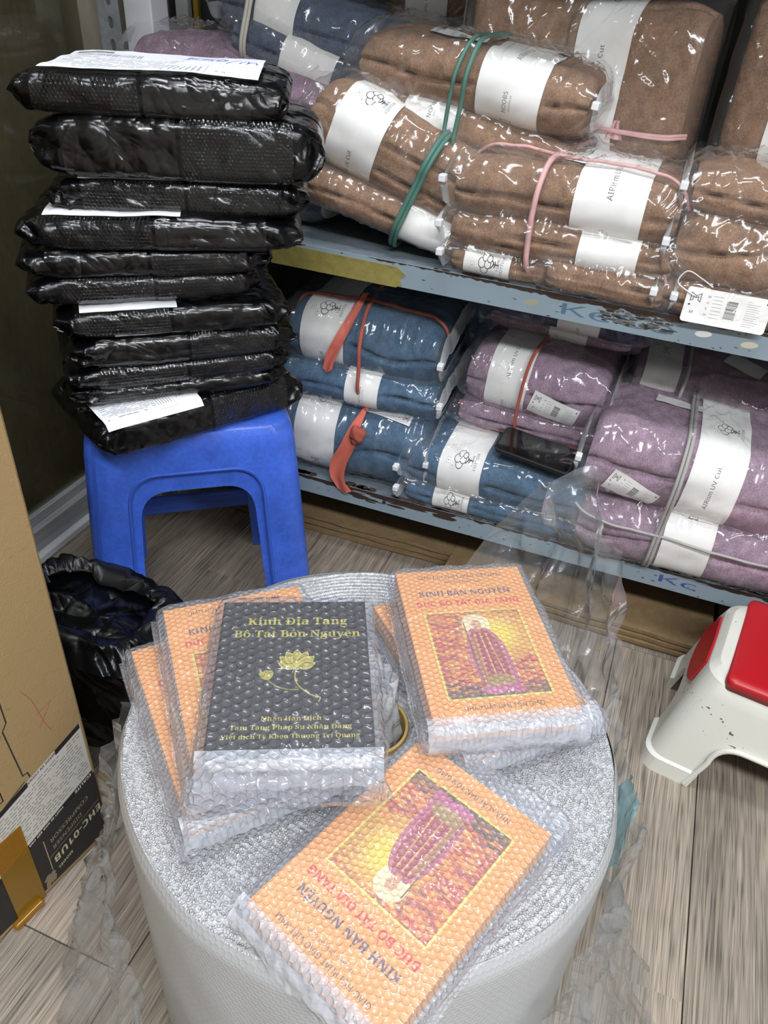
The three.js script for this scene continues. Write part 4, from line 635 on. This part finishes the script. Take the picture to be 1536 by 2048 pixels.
function wrappedBook({ label, w, h, T, pos, rot, black, seed, end = 1, tail = .018, group = 'bubble wrapped books on the roll' }) {
  const t = thing('wrapped_book', label, 'book', pos, rot, group), cm = black ? M.blackCover : M.orange, y0 = .004;
  mesh('page_block', rbox(w - .006, T - .004, h - .008, .001, -.0, y0 + T / 2, 0, 1), M.pages, t);
  mesh('back_cover', rbox(w, .002, h, .0009, 0, y0 + .001, 0, 1), cm, t);
  mesh('spine', rbox(.002, T, h, .0009, -w / 2 + .001, y0 + T / 2, 0, 1), cm, t);
  const fc = new THREE.BoxGeometry(w, .002, h); fc.translate(0, y0 + T - .001, 0);
  mesh('front_cover', fc, [cm, cm, black ? blackFront : orangeFront, cm, cm, cm], t);
  // bubble sheet: local x of the shell runs along the book's height
  const L = h + .020 + tail, bm = black ? M.bubble : M.bubbleFine, F = surf({ L, W: w + .018, T: T + .009, r: (T + .009) * .36, seed, lump: .0016, k: 14, endT: .10, endP: 22, endW: .03 });
  const wr = (x, s, y, z, ny, nz, u) => { const e = smooth(L / 2 - tail - .03, L / 2 - .01, x), q = 1 - Math.abs(n3(x * 14 + seed, s * F.per * 20, seed)) * 2.3; const q3 = 1 - Math.abs(n3(x * 30 + seed, s * F.per * 8, seed + 6)) * 2.3; return .002 * Math.pow(Math.max(0, q), 4) + .0016 * Math.pow(Math.max(0, q3), 3) + e * .014 * (n3(x * 26, s * F.per * 28, seed + 2) + .15); };
  const g = skin(F, 90, 110, .001, wr, false); g.rotateY(-Math.PI / 2); g.translate(0, 0, tail / 2);
  mesh('bubble_wrap', g, bm, t);
  const gather = gridGeo(14, 70, (i, j) => { const x = (j - .5) * (w + .014), f = n3(x * 60, i * 3, seed) * .5 + n3(x * 130, i * 5, seed + 3) * .3, q = i * Math.PI * .55; return { p: [x, T + .0085 - (T + .004) * (1 - Math.cos(q)) / 1.16 + .004 * f * Math.sin(i * 3.1), end * (h / 2 - .005 + .020 * Math.sin(q) + .007 * f * i)], uv: [x, i * .05] }; });
  mesh('gathered_end', gather, M.bubbleLoose, t);
  const seam = gridGeo(60, 3, (i, j) => { const x = (i - .5) * (L - .01); return { p: [-(w / 2 + .007 + j * .009), T * .45 + .003 * Math.sin(i * 30) + .002 * n3(i * 20, j, seed), x + tail / 2], uv: [x, j * .02] }; });
  mesh('wrap_seam', seam, bm, t);
  return t;
}
wrappedBook({ label: 'lowest orange book of the left pile, mostly covered', w: .161, h: .241, T: .026, pos: [-.329, .485, -.478], rot: [0, .844, 0], seed: 71 });
wrappedBook({ label: 'orange book directly under the black book', w: .161, h: .241, T: .026, pos: [-.312, .522, -.501], rot: [.01, .72, 0], seed: 72 });
wrappedBook({ label: 'black book with gold lotus and title in bubble wrap', w: .157, h: .208, T: .028, pos: [-.256, .559, -.486], rot: [.0, .445, 0], black: true, seed: 73, tail: .028 });
wrappedBook({ label: 'orange book lying turned beneath the right upright-facing orange book', w: .161, h: .241, T: .026, pos: [-.103, .485, -.663], rot: [0, .808, 0], seed: 74 });
wrappedBook({ label: 'right orange book on top with robed figure picture upright', w: .161, h: .241, T: .028, pos: [-.100, .522, -.654], rot: [.0, .528, 0], seed: 75, tail: .012 });
wrappedBook({ label: 'nearest orange book lying upside down at the front of roll', w: .161, h: .241, T: .026, pos: [-.088, .485, -.378], rot: [0, 2.795, 0], seed: 76, end: -1 });

// ================================================================ CARDBOARD BOX, BLACK BAG, SMALL THINGS
{
  const BW = .56, BH = .86, BL = .62, yaw = .16;
  const t = thing('appliance_carton', 'tall brown printed carton standing upside down at left', 'box', [-.625, 0, -.54], [0, -yaw, 0]);
  const face = canvasTex(1240, 1720, (g, w, h) => {
    const K = 2000, X = (d) => w - d * K, Y = (y) => h - y * K; // d = distance from the far corner
    g.fillStyle = '#a1875c'; g.fillRect(0, 0, w, h); const r = rng(4);
    for (let i = 0; i < 2600; i++) { g.fillStyle = ['#9b8157', '#a78d62', '#967c52'][i % 3]; g.fillRect(r() * w, r() * h, 2 + r() * 22, 1 + r() * 2); }
    const flip = (txt, x, y, px, col, wt = 'bold') => { g.save(); g.translate(x, y); g.rotate(Math.PI); g.fillStyle = col; g.font = wt + ' ' + px + 'px sans-serif'; g.textAlign = 'center'; g.textBaseline = 'middle'; g.fillText(txt, 0, 0); g.restore(); };
    g.fillStyle = '#2a2622'; g.beginPath(); g.moveTo(w, Y(.155)); g.lineTo(w, Y(.006)); g.lineTo(0, Y(.006)); g.lineTo(0, Y(.155 - .27 * .62)); g.fill();
    g.save(); g.transform(1, -.27, 0, 1, 0, .27 * w); // print and sticker sit a little askew on the bulging face
    g.fillStyle = '#c9c6bd'; g.fillRect(0, Y(.273), w - 6, .121 * K); g.fillStyle = '#1c1a18'; g.fillRect(X(.05), Y(.273), .046 * K, 20); g.fillRect(0, Y(.273), X(.10), 20); g.fillRect(0, Y(.152) - 22, w - 6, 22);
    flip('MADE IN CHINA', X(.075), Y(.268), 13, '#1c1a18'); flip('ECALITE', X(.022), Y(.1575), 17, '#e6e2d8'); g.save(); g.translate(X(.10), Y(.1545) - 12); g.rotate(Math.PI); vi(g, 'THIẾT BỊ NHÀ BẾP CAO CẤP', 0, 0, 12, 'bold', 'sans-serif', '#e6e2d8'); g.restore();
    g.fillStyle = '#777066'; for (let j = 0; j < 15; j++) for (let x = X(.30); x < X(.012);) { const l = 5 + r() * 20; if (r() > .2) g.fillRect(x, Y(.257) + j * 12, l, 3); x += l + 5; }
    flip('EHC-01UB', X(.051), Y(.076), 41, '#cbbf9c'); flip('MODEL', X(.082), Y(.052), 17, '#cbbf9c'); flip('DISPENSER', X(.066), Y(.104), 23, '#a99f84', ''); flip('COMPRESSOR', X(.058), Y(.122), 24, '#a99f84', '');
    g.fillStyle = '#a99f84'; g.fillRect(X(.104), Y(.092), .10 * K, 2); g.fillRect(X(.106), Y(.138), 3, .075 * K);
    g.fillStyle = '#8a7a62'; for (let i = 0; i < 60; i++) { g.beginPath(); g.ellipse(X(.112) + (r() - .5) * 26, Y(.05) + (r() - .5) * 36, 3 + r() * 7, 3 + r() * 8, 0, 0, 7); g.fill(); }
    g.restore();
    g.strokeStyle = '#2a2622'; g.lineWidth = 4; g.beginPath(); g.moveTo(X(.10), Y(.44)); g.lineTo(X(.10), Y(.37)); g.lineTo(X(.108), Y(.36)); g.lineTo(X(.102), Y(.262)); g.lineTo(X(.095), Y(.262)); g.lineTo(X(.093), Y(.25)); g.moveTo(X(.102), Y(.25)); g.lineTo(X(.15), Y(.23)); g.moveTo(X(.112), Y(.355)); g.lineTo(X(.16), Y(.35)); g.stroke(); g.strokeRect(X(.15), Y(.265), 26, 34);
    g.fillStyle = '#33302c'; g.fillRect(X(.16), Y(.62), 90, 110); 
    g.strokeStyle = '#a5533f'; g.lineWidth = 2; g.beginPath(); g.moveTo(X(.07), Y(.40)); g.bezierCurveTo(X(.05), Y(.36), X(.06), Y(.34), X(.045), Y(.30)); g.moveTo(X(.06), Y(.345)); g.lineTo(X(.035), Y(.35)); g.lineTo(X(.06), Y(.32)); g.stroke();
  });
  const b = rbox(BW, BH, BL, .004, -BW / 2, BH / 2 + .001, BL / 2, 2); mesh('carton_body', boxUV(b), M.card, t);
  const f = new THREE.PlaneGeometry(BL - .008, BH - .008).rotateY(Math.PI / 2).translate(.0006, BH / 2 + .001, BL / 2); mesh('printed_face', f, std({ color: 0xffffff, roughness: .8, map: face, bumpMap: rep(fineTex, .15), bumpScale: .0003 }), t);
  tag(mesh('yellow_tape', mergeGeometries([box(.0008, .185, .047, .0018, .092, .154), rbox(.012, .012, .050, .004, .006, .007, .164)]), M.yellowTape, t), 'glossy yellow packing tape over the carton edge');
}
{
  const t = thing('black_plastic_bag', 'crumpled black plastic bag squeezed between carton and bubble roll', 'bag', [-.765, 0, -.735], [0, .1, 0]);
  const S = surf({ L: .26, W: .18, T: .27, r: .05, seed: 91, lump: .014, k: 5, endT: .7, endP: 6, endW: .2 });
  const g = skin(S, 70, 110, 0, (x, s, y, z, ny) => { const q = 1 - Math.abs(n3(x * 7, s * 8, 4.4)) * 2.2; return .012 * Math.pow(Math.max(0, q), 3) + (ny > .3 ? -.12 * x : 0); });
  // turned-over rim of the bag mouth
  mesh('rim_cuff', gridGeo(14, 130, (v, j) => { const a = j * Math.PI * 2, c = Math.sign(Math.cos(a)) * Math.pow(Math.abs(Math.cos(a)), .5), q = Math.sign(Math.sin(a)) * Math.pow(Math.abs(Math.sin(a)), .5), n = n3(c * 3, v * 2, q * 3) * .014 + (1 - Math.abs(n3(c * 7, v * 1.5, q * 7)) * 2) * .006, k = .055 + .05 * v; return { p: [c * (k + .03) + c * n, .283 - .12 * c * .13 - .03 * v * v + .016 * Math.sin(v * 3.1) + n * .6, q * k + q * n], uv: [j * .8, v * .07] }; }, true), phy({ color: 0x0a0b0c, roughness: .3, bumpMap: rep(crumpleTex, .2), bumpScale: .012, side: THREE.DoubleSide }), t);
  mesh('bag_film', g, M.mailer, t);
}
{ const s = new THREE.Shape(); s.moveTo(0, 0); s.lineTo(.014, .004); s.lineTo(.011, .013); s.lineTo(.006, .006); s.closePath(); const t = tag(mesh('paper_scrap', new THREE.ExtrudeGeometry(s, { depth: .0012, bevelEnabled: false }).rotateX(-Math.PI / 2), std({ color: 0x9a8d2c, roughness: .7 })), 'tiny yellow scrap on the floor near the flattened carton', 'scrap'); t.position.set(.055, .0005, -1.295); t.rotation.y = .5; }
{ const g = new THREE.SphereGeometry(.016, 16, 10); const p = g.attributes.position; for (let i = 0; i < p.count; i++) { const q = 1 + .5 * n3(p.getX(i) * 70, p.getY(i) * 70, p.getZ(i) * 70); p.setXYZ(i, p.getX(i) * q * 1.2, Math.max(0, (p.getY(i) + .014) * q * .25), p.getZ(i) * q * .7); } g.computeVertexNormals(); const t = tag(mesh('dirt_clump', g, std({ color: 0x3a261c, roughness: .9 })), 'small dark brown dirt clump beside the glass partition rail', 'dirt'); t.position.set(-1.155, .0004, -1.225); }
renderer.render(scene, camera);
